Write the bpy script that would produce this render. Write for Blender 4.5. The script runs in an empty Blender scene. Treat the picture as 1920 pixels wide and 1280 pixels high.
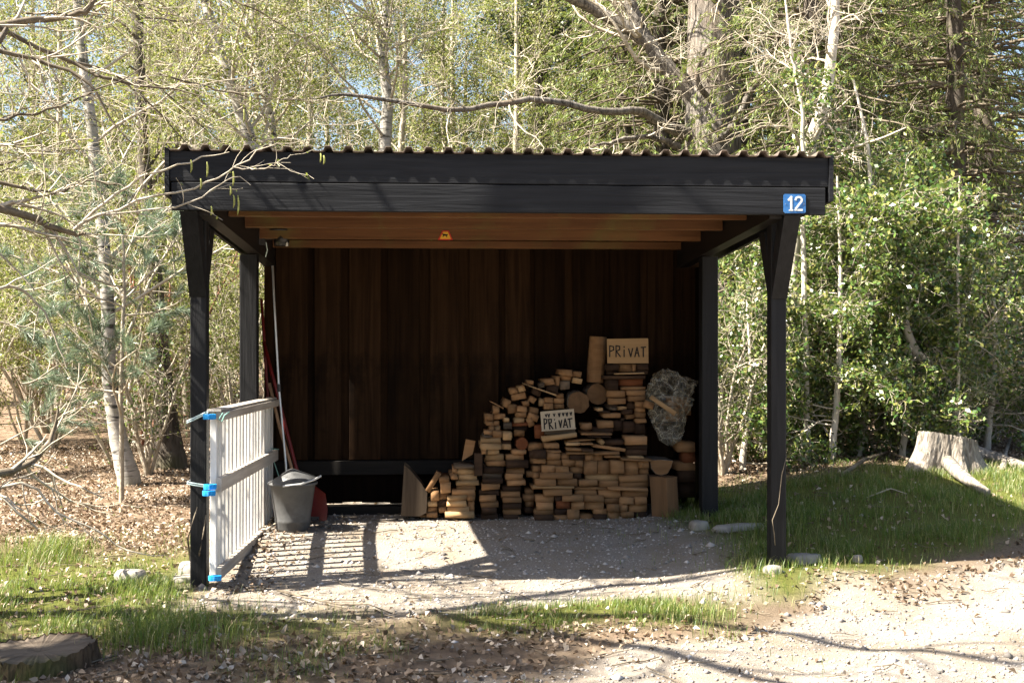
import bpy, math, random
import numpy as np
from mathutils import Vector, Matrix

random.seed(7)
rng = np.random.default_rng(11)
scene = bpy.context.scene
col = scene.collection

# ------------------------------------------------------------------ camera
F = 2160.0                      # focal length in pixels of a 1920 wide picture
CAM_H = 1.39
YAW = math.atan(145.0 / F)
cam_data = bpy.data.cameras.new('camera')
cam = bpy.data.objects.new('camera', cam_data)
col.objects.link(cam)
cam_data.sensor_width = 36.0
cam_data.lens = 36.0 * F / 1920.0
cam_data.clip_start = 0.05
cam_data.clip_end = 2000.0
cam.location = (0, 0, CAM_H)
cam.rotation_euler = (math.radians(90), 0, -YAW)
scene.camera = cam

# ------------------------------------------------------------------ light
SUN_FROM = Vector((-0.85, -0.15, 1.0)).normalized()
elev = math.asin(SUN_FROM.z)
azim = math.atan2(SUN_FROM.x, SUN_FROM.y)
world = bpy.data.worlds.new('World')
scene.world = world
world.use_nodes = True
wn = world.node_tree.nodes
wl = world.node_tree.links
bg = wn['Background']
sky = wn.new('ShaderNodeTexSky')
sky.sky_type = 'NISHITA'
sky.sun_disc = False
sky.sun_elevation = elev
sky.sun_rotation = azim % (2 * math.pi)
sky.air_density = 1.0
sky.dust_density = 2.8
sky.ozone_density = 1.0
wl.new(sky.outputs[0], bg.inputs[0])
bg.inputs[1].default_value = 0.05

sun_data = bpy.data.lights.new('sun', 'SUN')
sun_data.energy = 5.0
sun_data.angle = math.radians(0.53)
sun_data.color = (1.0, 0.93, 0.81)
sun = bpy.data.objects.new('sun', sun_data)
col.objects.link(sun)
sun.rotation_euler = (-SUN_FROM).to_track_quat('-Z', 'Y').to_euler()
sun.location = (-20, -5, 25)

scene.view_settings.view_transform = 'Standard'
scene.view_settings.look = 'None'
scene.view_settings.gamma = 1.0
scene.view_settings.exposure = 2.6
scene.view_settings.use_curve_mapping = False
scene.render.engine = 'CYCLES'
scene.cycles.max_bounces = 8
scene.cycles.diffuse_bounces = 5
scene.cycles.transparent_max_bounces = 12
scene.cycles.use_denoising = True
scene.cycles.sample_clamp_indirect = 8.0


# ------------------------------------------------------------------ helpers
def W(px, py, Y):
    """point of the place seen at a picture position, at depth Y"""
    s, c = math.sin(YAW), math.cos(YAW)
    a = (px - 960.0) / F
    b = (640.0 - py) / F
    dx, dy, dz = a * c + s, -a * s + c, b
    t = Y / dy
    return Vector((dx * t, Y, CAM_H + dz * t))


def vnoise(x, y, seed=0):
    x = np.asarray(x, float); y = np.asarray(y, float)
    xi = np.floor(x).astype(np.int64); yi = np.floor(y).astype(np.int64)
    fx = x - xi; fy = y - yi
    fx = fx * fx * (3 - 2 * fx); fy = fy * fy * (3 - 2 * fy)

    def h(a, b):
        n = (a * 374761393 + b * 668265263 + seed * 1442695041) & 0xffffffff
        n = ((n ^ (n >> 13)) * 1274126177) & 0xffffffff
        n = n ^ (n >> 16)
        return (n & 0xffff) / 65535.0
    return ((h(xi, yi) * (1 - fx) + h(xi + 1, yi) * fx) * (1 - fy)
            + (h(xi, yi + 1) * (1 - fx) + h(xi + 1, yi + 1) * fx) * fy)


def fbm(x, y, seed=0, o=4):
    v = 0; a = 0.5; s = 0
    for k in range(o):
        v = v + a * vnoise(x * 2 ** k, y * 2 ** k, seed + k); s += a; a *= 0.5
    return v / s


def sst(a, b, x):
    t = np.clip((np.asarray(x, float) - a) / (b - a), 0, 1)
    return t * t * (3 - 2 * t)


def hz(x, y):
    x = np.asarray(x, float); y = np.asarray(y, float)
    z = -0.11 + 0.11 * sst(6.9, 8.7, y)
    z = z + 0.20 * sst(2.0, 4.2, x) * sst(7.2, 9.6, y) + 0.07 * sst(1.3, 2.1, x) * sst(6.4, 7.1, y) * (1 - 0.5 * sst(7.4, 9, y))
    z = z + 0.10 * sst(10.0, 14.0, y) + 0.018 * np.maximum(y - 14, 0) * sst(14, 20, y) * (y < 80) + (y >= 80) * 1.19
    inside = sst(-1.5, -1.2, x) * (1 - sst(2.0, 2.3, x)) * sst(6.2, 6.9, y) * (1 - sst(9.6, 9.9, y))
    amp = 1 - 0.85 * inside
    z = z + amp * ((fbm(x * 0.8, y * 0.8, 3) - 0.5) * 0.10 + (fbm(x * 4, y * 4, 9, 3) - 0.5) * 0.03)
    rt = (5.05 + 0.72 * (x - 0.43)) - y
    z = z + 0.025 * sst(0.0, 0.6, rt) * np.sin(rt * 5.2 + fbm(x * 0.7, y * 0.7, 15) * 3) * (x > -2) * (y > 2)
    return z


def hz1(x, y):
    return float(hz(np.array([x]), np.array([y]))[0])


def link(o, parent=None):
    col.objects.link(o)
    if parent is not None:
        o.parent = parent
    return o


def tag(o, label=None, cat=None, group=None, kind=None):
    if label: o['label'] = label
    if cat: o['category'] = cat
    if group: o['group'] = group
    if kind: o['kind'] = kind
    return o


def empty(name, loc, label, cat, group=None, rot=(0, 0, 0)):
    o = bpy.data.objects.new(name, None)
    o.location = loc; o.rotation_euler = rot
    o.empty_display_size = 0.2
    col.objects.link(o)
    return tag(o, label, cat, group)


def np_mesh(name, verts, faces, mat=None, smooth=False):
    """verts (N,3), faces (M,k) with one k"""
    verts = np.asarray(verts, np.float32); faces = np.asarray(faces, np.int32)
    me = bpy.data.meshes.new(name)
    M, k = faces.shape
    me.vertices.add(len(verts)); me.vertices.foreach_set('co', verts.ravel())
    me.loops.add(M * k); me.loops.foreach_set('vertex_index', faces.ravel())
    me.polygons.add(M)
    me.polygons.foreach_set('loop_start', np.arange(M, dtype=np.int32) * k)
    me.polygons.foreach_set('loop_total', np.full(M, k, np.int32))
    if smooth:
        me.polygons.foreach_set('use_smooth', np.ones(M, bool))
    me.update(calc_edges=True)
    if mat: me.materials.append(mat)
    return me


def mesh_obj(name, verts, faces, mat, parent=None, smooth=False):
    return link(bpy.data.objects.new(name, np_mesh(name, verts, faces, mat, smooth)), parent)


class MB:
    def __init__(self): self.v = []; self.f = []

    def add(self, vs, fs):
        o = len(self.v); self.v += [tuple(p) for p in vs]
        self.f += [tuple(i + o for i in f) for f in fs]

    def box(self, c, s, m=None, ch=0.0):
        x, y, z = s[0] / 2, s[1] / 2, s[2] / 2
        if ch <= 0:
            vs = [Vector((a * x, b * y, d * z)) for a in (-1, 1) for b in (-1, 1) for d in (-1, 1)]
            fs = [(0, 1, 3, 2), (4, 6, 7, 5), (0, 4, 5, 1), (2, 3, 7, 6), (0, 2, 6, 4), (1, 5, 7, 3)]
        else:
            # chamfered along the longest axis
            ax = max(range(3), key=lambda i: s[i])
            h = [x, y, z]
            i, j = [k for k in range(3) if k != ax]
            a, b = h[i], h[j]
            prof = [(-a + ch, -b), (a - ch, -b), (a, -b + ch), (a, b - ch), (a - ch, b), (-a + ch, b), (-a, b - ch), (-a, -b + ch)]
            if ax == 1: prof = prof[::-1]
            vs = []
            for e in (-1, 1):
                for (u, w) in prof:
                    p = [0, 0, 0]; p[ax] = e * h[ax]; p[i] = u; p[j] = w
                    vs.append(Vector(p))
            fs = [(k, (k + 1) % 8, 8 + (k + 1) % 8, 8 + k) for k in range(8)] + [tuple(range(7, -1, -1)), tuple(range(8, 16))]
        c = Vector(c)
        vs = [(m @ p if m is not None else p) + c for p in vs]
        self.add(vs, fs)
        return self

    def tube(self, pts, r, k=8, cap=True):
        pts = [Vector(p) for p in pts]
        n = len(pts); rs = r if isinstance(r, (list, tuple)) else [r] * n
        o = len(self.v)
        t0 = (pts[1] - pts[0]).normalized()
        ref = Vector((0, 0, 1)) if abs(t0.z) < 0.9 else Vector((1, 0, 0))
        for i, p in enumerate(pts):
            t = (pts[min(i + 1, n - 1)] - pts[max(i - 1, 0)]).normalized()
            u = t.cross(ref).normalized(); w = u.cross(t)
            for q in range(k):
                a = 2 * math.pi * q / k
                self.v.append(tuple(p + (u * math.cos(a) + w * math.sin(a)) * rs[i]))
        for i in range(n - 1):
            for q in range(k):
                a, b = o + i * k + q, o + i * k + (q + 1) % k
                self.f.append((a, b, b + k, a + k))
        if cap:
            self.f.append(tuple(o + q for q in range(k))[::-1])
            self.f.append(tuple(o + (n - 1) * k + q for q in range(k)))
        return self

    def lathe(self, prof, c=(0, 0, 0), k=24, m=None):
        o = len(self.v); c = Vector(c)
        for (r, z) in prof:
            for q in range(k):
                a = 2 * math.pi * q / k
                p = Vector((r * math.cos(a), r * math.sin(a), z))
                self.v.append(tuple((m @ p if m is not None else p) + c))
        for i in range(len(prof) - 1):
            for q in range(k):
                a, b = o + i * k + q, o + i * k + (q + 1) % k
                self.f.append((a, b, b + k, a + k))
        return self

    def prism(self, poly, y0, y1):
        """poly of (x,z), extruded in y"""
        n = len(poly)
        vs = [(x, y0, z) for x, z in poly] + [(x, y1, z) for x, z in poly]
        fs = [tuple(range(n)), tuple(range(2 * n - 1, n - 1, -1))]
        fs += [(i, i + n, (i + 1) % n + n, (i + 1) % n) for i in range(n)]
        self.add(vs, fs)
        return self

    def build(self, name, mat, parent=None, smooth=False):
        me = bpy.data.meshes.new(name)
        me.from_pydata(self.v, [], self.f)
        if smooth: me.polygons.foreach_set('use_smooth', [True] * len(me.polygons))
        me.materials.append(mat)
        me.update()
        return link(bpy.data.objects.new(name, me), parent)


def rotm(x=0, y=0, z=0):
    return (Matrix.Rotation(z, 3, 'Z') @ Matrix.Rotation(y, 3, 'Y') @ Matrix.Rotation(x, 3, 'X'))


# ------------------------------------------------------------------ materials
class NT:
    def __init__(self, name):
        self.m = bpy.data.materials.new(name); self.m.use_nodes = True
        self.n = self.m.node_tree.nodes; self.l = self.m.node_tree.links
        self.b = self.n['Principled BSDF']; self.out = self.n['Material Output']

    def new(self, t, **kw):
        nd = self.n.new(t)
        for k, v in kw.items():
            if k in nd.inputs: nd.inputs[k].default_value = v
            else: setattr(nd, k, v)
        return nd

    def link(self, a, b): self.l.new(a, b)

    def coords(self, kind='Object', scale=(1, 1, 1)):
        tc = self.new('ShaderNodeTexCoord'); mp = self.new('ShaderNodeMapping')
        mp.inputs['Scale'].default_value = scale
        self.link(tc.outputs[kind], mp.inputs['Vector'])
        return mp.outputs[0]

    def noise(self, vec, scale=5, detail=4, rough=0.55, dist=0.0):
        nd = self.new('ShaderNodeTexNoise')
        nd.inputs['Scale'].default_value = scale; nd.inputs['Detail'].default_value = detail
        nd.inputs['Roughness'].default_value = rough; nd.inputs['Distortion'].default_value = dist
        if vec is not None: self.link(vec, nd.inputs['Vector'])
        return nd.outputs['Fac']

    def ramp(self, fac, stops):
        nd = self.new('ShaderNodeValToRGB')
        el = nd.color_ramp.elements
        while len(el) < len(stops): el.new(0.5)
        for e, (p, c) in zip(el, stops):
            e.position = p; e.color = (*c, 1) if len(c) == 3 else c
        self.link(fac, nd.inputs[0])
        return nd.outputs[0]

    def mix(self, fac, a, b, mode='MIX'):
        nd = self.new('ShaderNodeMix', data_type='RGBA', blend_type=mode)
        for s, v in ((nd.inputs[0], fac), (nd.inputs[6], a), (nd.inputs[7], b)):
            if isinstance(v, (int, float)): s.default_value = v
            elif isinstance(v, tuple): s.default_value = (*v, 1)
            else: self.link(v, s)
        return nd.outputs[2]

    def math(self, op, a, b=0.5):
        nd = self.new('ShaderNodeMath', operation=op)
        for s, v in ((nd.inputs[0], a), (nd.inputs[1], b)):
            if isinstance(v, (int, float)): s.default_value = v
            else: self.link(v, s)
        return nd.outputs[0]

    def bump(self, h, strength=0.3, dist=0.01):
        nd = self.new('ShaderNodeBump')
        nd.inputs['Strength'].default_value = strength; nd.inputs['Distance'].default_value = dist
        self.link(h, nd.inputs['Height']); self.link(nd.outputs[0], self.b.inputs['Normal'])

    def base(self, c):
        if isinstance(c, tuple): self.b.inputs['Base Color'].default_value = (*c, 1)
        else: self.link(c, self.b.inputs['Base Color'])

    def rough(self, r, spec=None):
        self.b.inputs['Roughness'].default_value = r
        if spec is not None: self.b.inputs['Specular IOR Level'].default_value = spec


def wood_mat(name, c0, c1, axis='z', rough=0.7, grain=1.0, rand=0.35, bump=0.35, spec=0.3, knots=0.0, stain=None, saw=0.0):
    t = NT(name)
    st = {'x': (1.2, 26, 26), 'y': (26, 1.2, 26), 'z': (26, 26, 1.2)}[axis]
    v = t.coords('Object', st)
    oi = t.new('ShaderNodeObjectInfo')
    add = t.new('ShaderNodeVectorMath', operation='ADD')
    sc = t.new('ShaderNodeVectorMath', operation='SCALE')
    cmb = t.new('ShaderNodeCombineXYZ')
    for i in range(3): t.link(oi.outputs['Random'], cmb.inputs[i])
    t.link(cmb.outputs[0], sc.inputs[0]); sc.inputs['Scale'].default_value = 37.0
    t.link(v, add.inputs[0]); t.link(sc.outputs[0], add.inputs[1])
    n1 = t.noise(add.outputs[0], 1.0 * grain, 5, 0.6, 0.6)
    n2 = t.noise(t.coords('Object', (1, 1, 1)), 2.3, 3)
    c = t.ramp(n1, [(0.3, c0), (0.7, c1)])
    c = t.mix(t.math('MULTIPLY', n2, 0.55), c, tuple(x * 0.55 for x in c0))
    hs = t.new('ShaderNodeHueSaturation')
    t.link(c, hs.inputs['Color'])
    t.link(t.math('ADD', t.math('MULTIPLY', oi.outputs['Random'], rand * 2), 1 - rand), hs.inputs['Value'])
    c = hs.outputs[0]
    if stain:
        n3 = t.noise(t.coords('Object'), 1.6, 5, 0.65)
        c = t.mix(t.ramp(n3, [(0.52, (0, 0, 0)), (0.72, (1, 1, 1))]), c, stain)
    t.base(c); t.rough(rough, spec)
    h = n1
    if saw > 0:
        wv = t.new('ShaderNodeTexWave', wave_type='BANDS', bands_direction={'x': 'X', 'y': 'Y', 'z': 'Z'}[axis])
        wv.inputs['Scale'].default_value = 22; wv.inputs['Distortion'].default_value = 3.5; wv.inputs['Detail'].default_value = 3
        t.link(t.coords('Object'), wv.inputs['Vector'])
        h = t.math('ADD', n1, t.math('MULTIPLY', wv.outputs['Fac'], saw))
    t.bump(h, bump, 0.006)
    return t.m


def plain_mat(name, c, rough=0.5, spec=0.4, var=0.15, scale=8, bump=0.1, metal=0.0, dirt=None):
    t = NT(name)
    n = t.noise(t.coords('Object'), scale, 5, 0.6)
    cc = t.ramp(n, [(0.3, tuple(max(0, x * (1 - var)) for x in c)), (0.75, tuple(min(1, x * (1 + var)) for x in c))])
    if dirt:
        n2 = t.noise(t.coords('Object'), scale * 0.35, 6, 0.7)
        cc = t.mix(t.ramp(n2, [(0.5, (0, 0, 0)), (0.7, (1, 1, 1))]), cc, dirt)
    t.base(cc); t.rough(rough, spec)
    t.b.inputs['Metallic'].default_value = metal
    t.bump(n, bump, 0.004)
    return t.m


def leaf_mat(name, stops, rough=0.5, spec=0.35, trans=0.35, tr_col=None):
    t = NT(name)
    g = t.new('ShaderNodeNewGeometry')
    c = t.ramp(g.outputs['Random Per Island'], stops)
    n = t.noise(t.coords('Object'), 0.9, 3)
    hs = t.new('ShaderNodeHueSaturation')
    t.link(c, hs.inputs['Color'])
    t.link(t.math('ADD', t.math('MULTIPLY', n, 0.7), 0.65), hs.inputs['Value'])
    t.base(hs.outputs[0]); t.rough(rough, spec)
    if trans > 0:
        tr = t.new('ShaderNodeBsdfTranslucent')
        t.link(t.mix(0.5, hs.outputs[0], tr_col or (0.20, 0.24, 0.03)), tr.inputs[0])
        mx = t.new('ShaderNodeMixShader'); mx.inputs[0].default_value = trans
        t.link(t.b.outputs[0], mx.inputs[1]); t.link(tr.outputs[0], mx.inputs[2])
        t.link(mx.outputs[0], t.out.inputs[0])
    return t.m


def bark_mat(name, c0, c1, stretch=(6, 6, 1.2), scale=2.0, bump=0.8, moss=None, marks=None, rough=0.85):
    t = NT(name)
    v = t.coords('Object', stretch)
    n = t.noise(v, scale, 6, 0.65, 0.8)
    c = t.ramp(n, [(0.35, c0), (0.65, c1)])
    if marks:
        nm = t.noise(t.coords('Object', (2.0, 2.0, 14)), 1.7, 4, 0.6, 0.4)
        c = t.mix(t.ramp(nm, [(0.55, (0, 0, 0)), (0.62, (1, 1, 1))]), c, marks)
    if moss:
        nm = t.noise(t.coords('Object'), 1.1, 5, 0.6)
        c = t.mix(t.ramp(nm, [(0.5, (0, 0, 0)), (0.68, (0.8, 0.8, 0.8))]), c, moss)
    t.base(c); t.rough(rough, 0.2)
    t.bump(n, bump, 0.03)
    return t.m


M = {}
M['black'] = wood_mat('black_painted_wood', (0.009, 0.009, 0.010), (0.021, 0.021, 0.0225), 'z', 0.55, 1.0, 0.2, 0.8, 0.16)
M['blackx'] = wood_mat('black_painted_board', (0.011, 0.0115, 0.013), (0.026, 0.027, 0.030), 'x', 0.6, 1.0, 0.2, 1.0, 0.12)
M['blacky'] = wood_mat('black_painted_beam', (0.006, 0.0042, 0.0035), (0.014, 0.0098, 0.008), 'y', 0.6, 1.0, 0.2, 0.4, 0.35)
M['ceil'] = wood_mat('bare_ceiling_wood', (0.095, 0.038, 0.014), (0.20, 0.092, 0.034), 'x', 0.7, 1.0, 0.18, 0.3, 0.3, stain=(0.12, 0.10, 0.03))
M['ceily'] = wood_mat('bare_roof_deck_wood', (0.11, 0.045, 0.017), (0.20, 0.092, 0.036), 'y', 0.7, 1.0, 0.25, 0.3, 0.3)
M['wall'] = wood_mat('dark_stained_wall_wood', (0.011, 0.0058, 0.003), (0.034, 0.018, 0.009), 'z', 0.9, 1.0, 0.5, 0.4, 0.06, stain=(0.004, 0.003, 0.0024))
M['wallback'] = wood_mat('dark_wall_underboard', (0.004, 0.0022, 0.0014), (0.010, 0.0052, 0.003), 'z', 0.9, 1.0, 0.25, 0.3, 0.06)
M['railwood'] = wood_mat('dark_rail_wood', (0.009, 0.008, 0.007), (0.022, 0.018, 0.015), 'x', 0.8, 1.0, 0.2, 0.3, 0.2)
M['gatew'] = wood_mat('worn_white_slat', (0.66, 0.64, 0.60), (0.82, 0.80, 0.77), 'z', 0.75, 1.0, 0.12, 0.3, 0.2, stain=(0.46, 0.42, 0.36))
M['gater'] = wood_mat('weathered_grey_rail', (0.36, 0.31, 0.26), (0.56, 0.51, 0.45), 'y', 0.8, 1.0, 0.15, 0.4, 0.2)
for key, a, b in (('om', (0.215, 0.114, 0.050), (0.35, 0.195, 0.092)), ('ol', (0.3120, 0.1885, 0.0884), (0.4420, 0.2860, 0.1456)),
                  ('od', (0.0286, 0.0156, 0.0091), (0.0650, 0.0364, 0.0208)), ('orr', (0.14, 0.046, 0.018), (0.20, 0.07, 0.028)),
                  ('og', (0.0845, 0.0611, 0.0416), (0.1560, 0.1144, 0.0780))):
    M[key] = wood_mat('offcut_' + key, a, b, 'x', 0.8, 0.9, 0.32, 0.5, 0.15)
M['logend'] = wood_mat('log_end_wood', (0.115, 0.062, 0.028), (0.19, 0.105, 0.05), 'z', 0.8, 0.7, 0.15, 0.3, 0.2)
M['wedge'] = wood_mat('weathered_log_side', (0.05, 0.036, 0.025), (0.105, 0.078, 0.054), 'z', 0.85, 0.8, 0.1, 0.6, 0.1)
M['logbark'] = bark_mat('log_bark', (0.09, 0.07, 0.055), (0.22, 0.18, 0.14), (5, 5, 1.5), 3)
M['signwood'] = wood_mat('plain_sign_board', (0.26, 0.155, 0.07), (0.36, 0.225, 0.108), 'x', 0.75, 0.7, 0.05, 0.2, 0.2)
M['signwhite'] = plain_mat('off_white_sign_paint', (0.38, 0.31, 0.22), 0.8, 0.2, 0.15, 14)
M['ink'] = plain_mat('black_brush_paint', (0.012, 0.011, 0.011), 0.7, 0.2, 0.2, 20)
M['blue'] = plain_mat('blue_enamel', (0.025, 0.13, 0.36), 0.35, 0.5, 0.25, 40, 0.1, dirt=(0.05, 0.16, 0.34))
M['enamelwhite'] = plain_mat('white_enamel', (0.62, 0.62, 0.58), 0.4, 0.4, 0.1, 20)
M['yellow'] = plain_mat('yellow_sticker', (0.75, 0.42, 0.03), 0.5, 0.4, 0.1, 10)
M['red'] = plain_mat('red_sticker', (0.55, 0.03, 0.02), 0.5, 0.4, 0.1, 10)
M['strap'] = plain_mat('blue_strap_webbing', (0.01, 0.26, 0.62), 0.6, 0.3, 0.3, 120, 0.3)
M['cord'] = plain_mat('pale_cord', (0.50, 0.62, 0.62), 0.7, 0.2, 0.15, 60)
M['tcord'] = plain_mat('pale_green_cord', (0.22, 0.40, 0.34), 0.7, 0.2, 0.15, 60)
M['grey_plastic'] = plain_mat('grey_zinc_tub', (0.095, 0.096, 0.097), 0.5, 0.4, 0.25, 7, 0.1, 0.25, dirt=(0.05, 0.045, 0.04))
M['redplastic'] = plain_mat('red_plastic', (0.13, 0.008, 0.006), 0.45, 0.4, 0.2, 12, dirt=(0.12, 0.015, 0.01))
M['alu'] = plain_mat('pale_aluminium', (0.62, 0.62, 0.60), 0.35, 0.5, 0.1, 30, 0.05, 0.5)
M['handle'] = wood_mat('tool_handle_wood', (0.24, 0.14, 0.08), (0.40, 0.25, 0.15), 'z', 0.6)
M['blackmetal'] = plain_mat('black_lamp_metal', (0.012, 0.012, 0.013), 0.35, 0.5, 0.2, 20)
M['darkplastic'] = plain_mat('dark_plastic', (0.03, 0.03, 0.032), 0.5, 0.4, 0.2, 20)
M['roof'] = plain_mat('brown_corrugated_roofing', (0.105, 0.078, 0.062), 0.75, 0.25, 0.35, 9, 0.2, dirt=(0.07, 0.065, 0.04))
M['concrete'] = plain_mat('rough_concrete', (0.22, 0.20, 0.175), 0.9, 0.2, 0.25, 14, 0.6, dirt=(0.26, 0.25, 0.19))
M['stumptop'] = wood_mat('weathered_stump_wood', (0.40, 0.35, 0.29), (0.58, 0.52, 0.45), 'z', 0.85, 0.6, 0.1, 0.5, 0.2, stain=(0.28, 0.23, 0.18))
M['stumpold'] = bark_mat('rotten_stump_wood', (0.035, 0.022, 0.014), (0.13, 0.085, 0.05), (7, 7, 1.3), 2.5, 1.0, moss=(0.07, 0.085, 0.02))
M['oldtop'] = wood_mat('grey_rotten_stump_top', (0.085, 0.065, 0.048), (0.17, 0.14, 0.11), 'x', 0.9, 0.8, 0.1, 0.6, 0.1, stain=(0.06, 0.065, 0.02))
M['stumpbark'] = bark_mat('stump_bark', (0.09, 0.075, 0.06), (0.34, 0.30, 0.25), (7, 7, 2), 3, 1.0)
M['birch'] = bark_mat('birch_bark', (0.22, 0.205, 0.18), (0.40, 0.375, 0.34), (3, 3, 8), 2.0, 0.3, marks=(0.05, 0.045, 0.04), moss=(0.15, 0.15, 0.085))
M['pale'] = bark_mat('pale_smooth_bark', (0.36, 0.32, 0.26), (0.56, 0.51, 0.44), (4, 4, 2), 3, 0.3, moss=(0.24, 0.24, 0.14))
M['oak'] = bark_mat('oak_bark', (0.035, 0.03, 0.026), (0.24, 0.215, 0.185), (10, 10, 1.2), 2.4, 1.0, moss=(0.16, 0.125, 0.09))
M['darkbark'] = bark_mat('dark_bark', (0.035, 0.028, 0.022), (0.12, 0.10, 0.08), (7, 7, 1.5), 2.5, 0.9, moss=(0.09, 0.09, 0.04))
M['pinebark'] = bark_mat('red_pine_bark', (0.10, 0.045, 0.03), (0.28, 0.14, 0.09), (7, 7, 2), 2.5, 0.9)
M['twig'] = bark_mat('pale_twig_bark', (0.26, 0.22, 0.16), (0.48, 0.43, 0.35), (3, 3, 3), 4, 0.2)
M['twigdark'] = bark_mat('brown_twig_bark', (0.07, 0.055, 0.04), (0.17, 0.14, 0.10), (3, 3, 3), 4, 0.2)
M['spring'] = leaf_mat('spring_leaf', [(0.0, (0.065, 0.09, 0.018)), (0.4, (0.145, 0.18, 0.038)), (0.75, (0.23, 0.245, 0.065)), (0.92, (0.34, 0.31, 0.14)), (1.0, (0.46, 0.40, 0.26))], 0.5, 0.3, 0.38, (0.25, 0.29, 0.05))
M['olive'] = leaf_mat('olive_leaf', [(0.0, (0.045, 0.065, 0.016)), (0.5, (0.10, 0.125, 0.030)), (0.85, (0.19, 0.185, 0.06)), (1.0, (0.32, 0.25, 0.13))], 0.5, 0.35, 0.38, (0.28, 0.28, 0.04))
M['holly'] = leaf_mat('holly_leaf', [(0.0, (0.024, 0.062, 0.012)), (0.5, (0.074, 0.125, 0.024)), (0.85, (0.165, 0.19, 0.045)), (1.0, (0.30, 0.27, 0.09))], 0.33, 0.55, 0.24, (0.22, 0.28, 0.04))
M['spruce'] = leaf_mat('spruce_needle', [(0.0, (0.05, 0.08, 0.018)), (0.5, (0.13, 0.185, 0.04)), (0.9, (0.22, 0.26, 0.06)), (1.0, (0.32, 0.25, 0.09))], 0.5, 0.4, 0.34, (0.22, 0.27, 0.04))
M['pine'] = leaf_mat('pine_needle', [(0.0, (0.07, 0.11, 0.075)), (0.6, (0.15, 0.21, 0.14)), (1.0, (0.24, 0.28, 0.18))], 0.4, 0.45, 0.25, (0.16, 0.22, 0.10))
M['ivy'] = leaf_mat('dark_evergreen_leaf', [(0.0, (0.012, 0.026, 0.014)), (0.7, (0.03, 0.05, 0.02)), (1.0, (0.09, 0.10, 0.03))], 0.35, 0.5, 0.15)
M['catkin'] = plain_mat('yellow_green_catkin', (0.24, 0.25, 0.07), 0.7, 0.2, 0.3, 80, 0.4)
M['grass'] = leaf_mat('grass_blade', [(0.0, (0.04, 0.085, 0.014)), (0.5, (0.09, 0.15, 0.024)), (0.8, (0.18, 0.20, 0.045)), (0.92, (0.30, 0.27, 0.11)), (1.0, (0.46, 0.39, 0.24))], 0.45, 0.35, 0.35, (0.22, 0.30, 0.03))
M['litter'] = leaf_mat('dry_fallen_leaf', [(0.0, (0.07, 0.045, 0.028)), (0.4, (0.18, 0.125, 0.085)), (0.75, (0.32, 0.25, 0.18)), (1.0, (0.46, 0.40, 0.33))], 0.7, 0.25, 0.12, (0.4, 0.26, 0.12))
M['weed'] = leaf_mat('ivy_weed_leaf', [(0.0, (0.03, 0.06, 0.012)), (1.0, (0.09, 0.13, 0.02))], 0.4, 0.5, 0.2)
t = NT('pebble')
g = t.new('ShaderNodeNewGeometry')
t.base(t.ramp(g.outputs['Random Per Island'], [(0, (0.11, 0.10, 0.09)), (0.5, (0.27, 0.245, 0.225)), (1, (0.46, 0.43, 0.40))])); t.rough(0.85, 0.2)
M['pebble'] = t.m

t = NT('clear_plastic_bag')
tr = t.new('ShaderNodeBsdfTransparent'); tr.inputs[0].default_value = (0.90, 0.87, 0.80, 1)
mx = t.new('ShaderNodeMixShader')
lw = t.new('ShaderNodeLayerWeight'); lw.inputs[0].default_value = 0.3
vo = t.new('ShaderNodeTexVoronoi', feature='DISTANCE_TO_EDGE'); vo.inputs['Scale'].default_value = 9.0
dv = t.new('ShaderNodeVectorMath', operation='ADD')
nz = t.new('ShaderNodeTexNoise'); nz.inputs['Scale'].default_value = 9.0
cb = t.coords('Object')
t.link(cb, nz.inputs['Vector'])
sv = t.new('ShaderNodeVectorMath', operation='SCALE'); sv.inputs['Scale'].default_value = 0.16
t.link(nz.outputs['Color'], sv.inputs[0]); t.link(cb, dv.inputs[0]); t.link(sv.outputs[0], dv.inputs[1])
t.link(dv.outputs[0], vo.inputs['Vector'])
cr = t.ramp(vo.outputs['Distance'], [(0.0, (1, 1, 1)), (0.03, (0.35, 0.35, 0.35)), (0.22, (0, 0, 0))])
fac = t.math('ADD', t.math('MULTIPLY', lw.outputs['Facing'], 0.38), t.math('MULTIPLY', cr, 0.42))
t.link(t.math('ADD', fac, 0.02), mx.inputs[0])
t.base((0.55, 0.51, 0.42)); t.rough(0.15, 1.0)
t.bump(vo.outputs['Distance'], 0.9, 0.05)
t.link(tr.outputs[0], mx.inputs[1]); t.link(t.b.outputs[0], mx.inputs[2]); t.link(mx.outputs[0], t.out.inputs[0])
M['bag'] = t.m

# ground: zone attribute r = gravel, g = grass soil, b = leaf litter
t = NT('forest_ground')
at = t.new('ShaderNodeAttribute', attribute_name='zone')
sp = t.new('ShaderNodeSeparateColor'); t.link(at.outputs['Color'], sp.inputs[0])
vg = t.coords('Object')
na = t.noise(vg, 60, 6, 0.75); nb = t.noise(vg, 2.2, 5, 0.6); nc = t.noise(vg, 220, 3, 0.7); nd_ = t.noise(vg, 9, 5, 0.65)
grav = t.ramp(nc, [(0.30, (0.085, 0.074, 0.062)), (0.5, (0.245, 0.216, 0.183)), (0.72, (0.40, 0.362, 0.315))])
grav = t.mix(t.ramp(nb, [(0.42, (0, 0, 0)), (0.66, (0.62, 0.62, 0.62))]), grav, (0.175, 0.135, 0.092))
soil = t.ramp(na, [(0.3, (0.075, 0.055, 0.036)), (0.7, (0.18, 0.138, 0.098))])
moss = t.ramp(na, [(0.3, (0.045, 0.055, 0.012)), (0.7, (0.12, 0.12, 0.03))])
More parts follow.
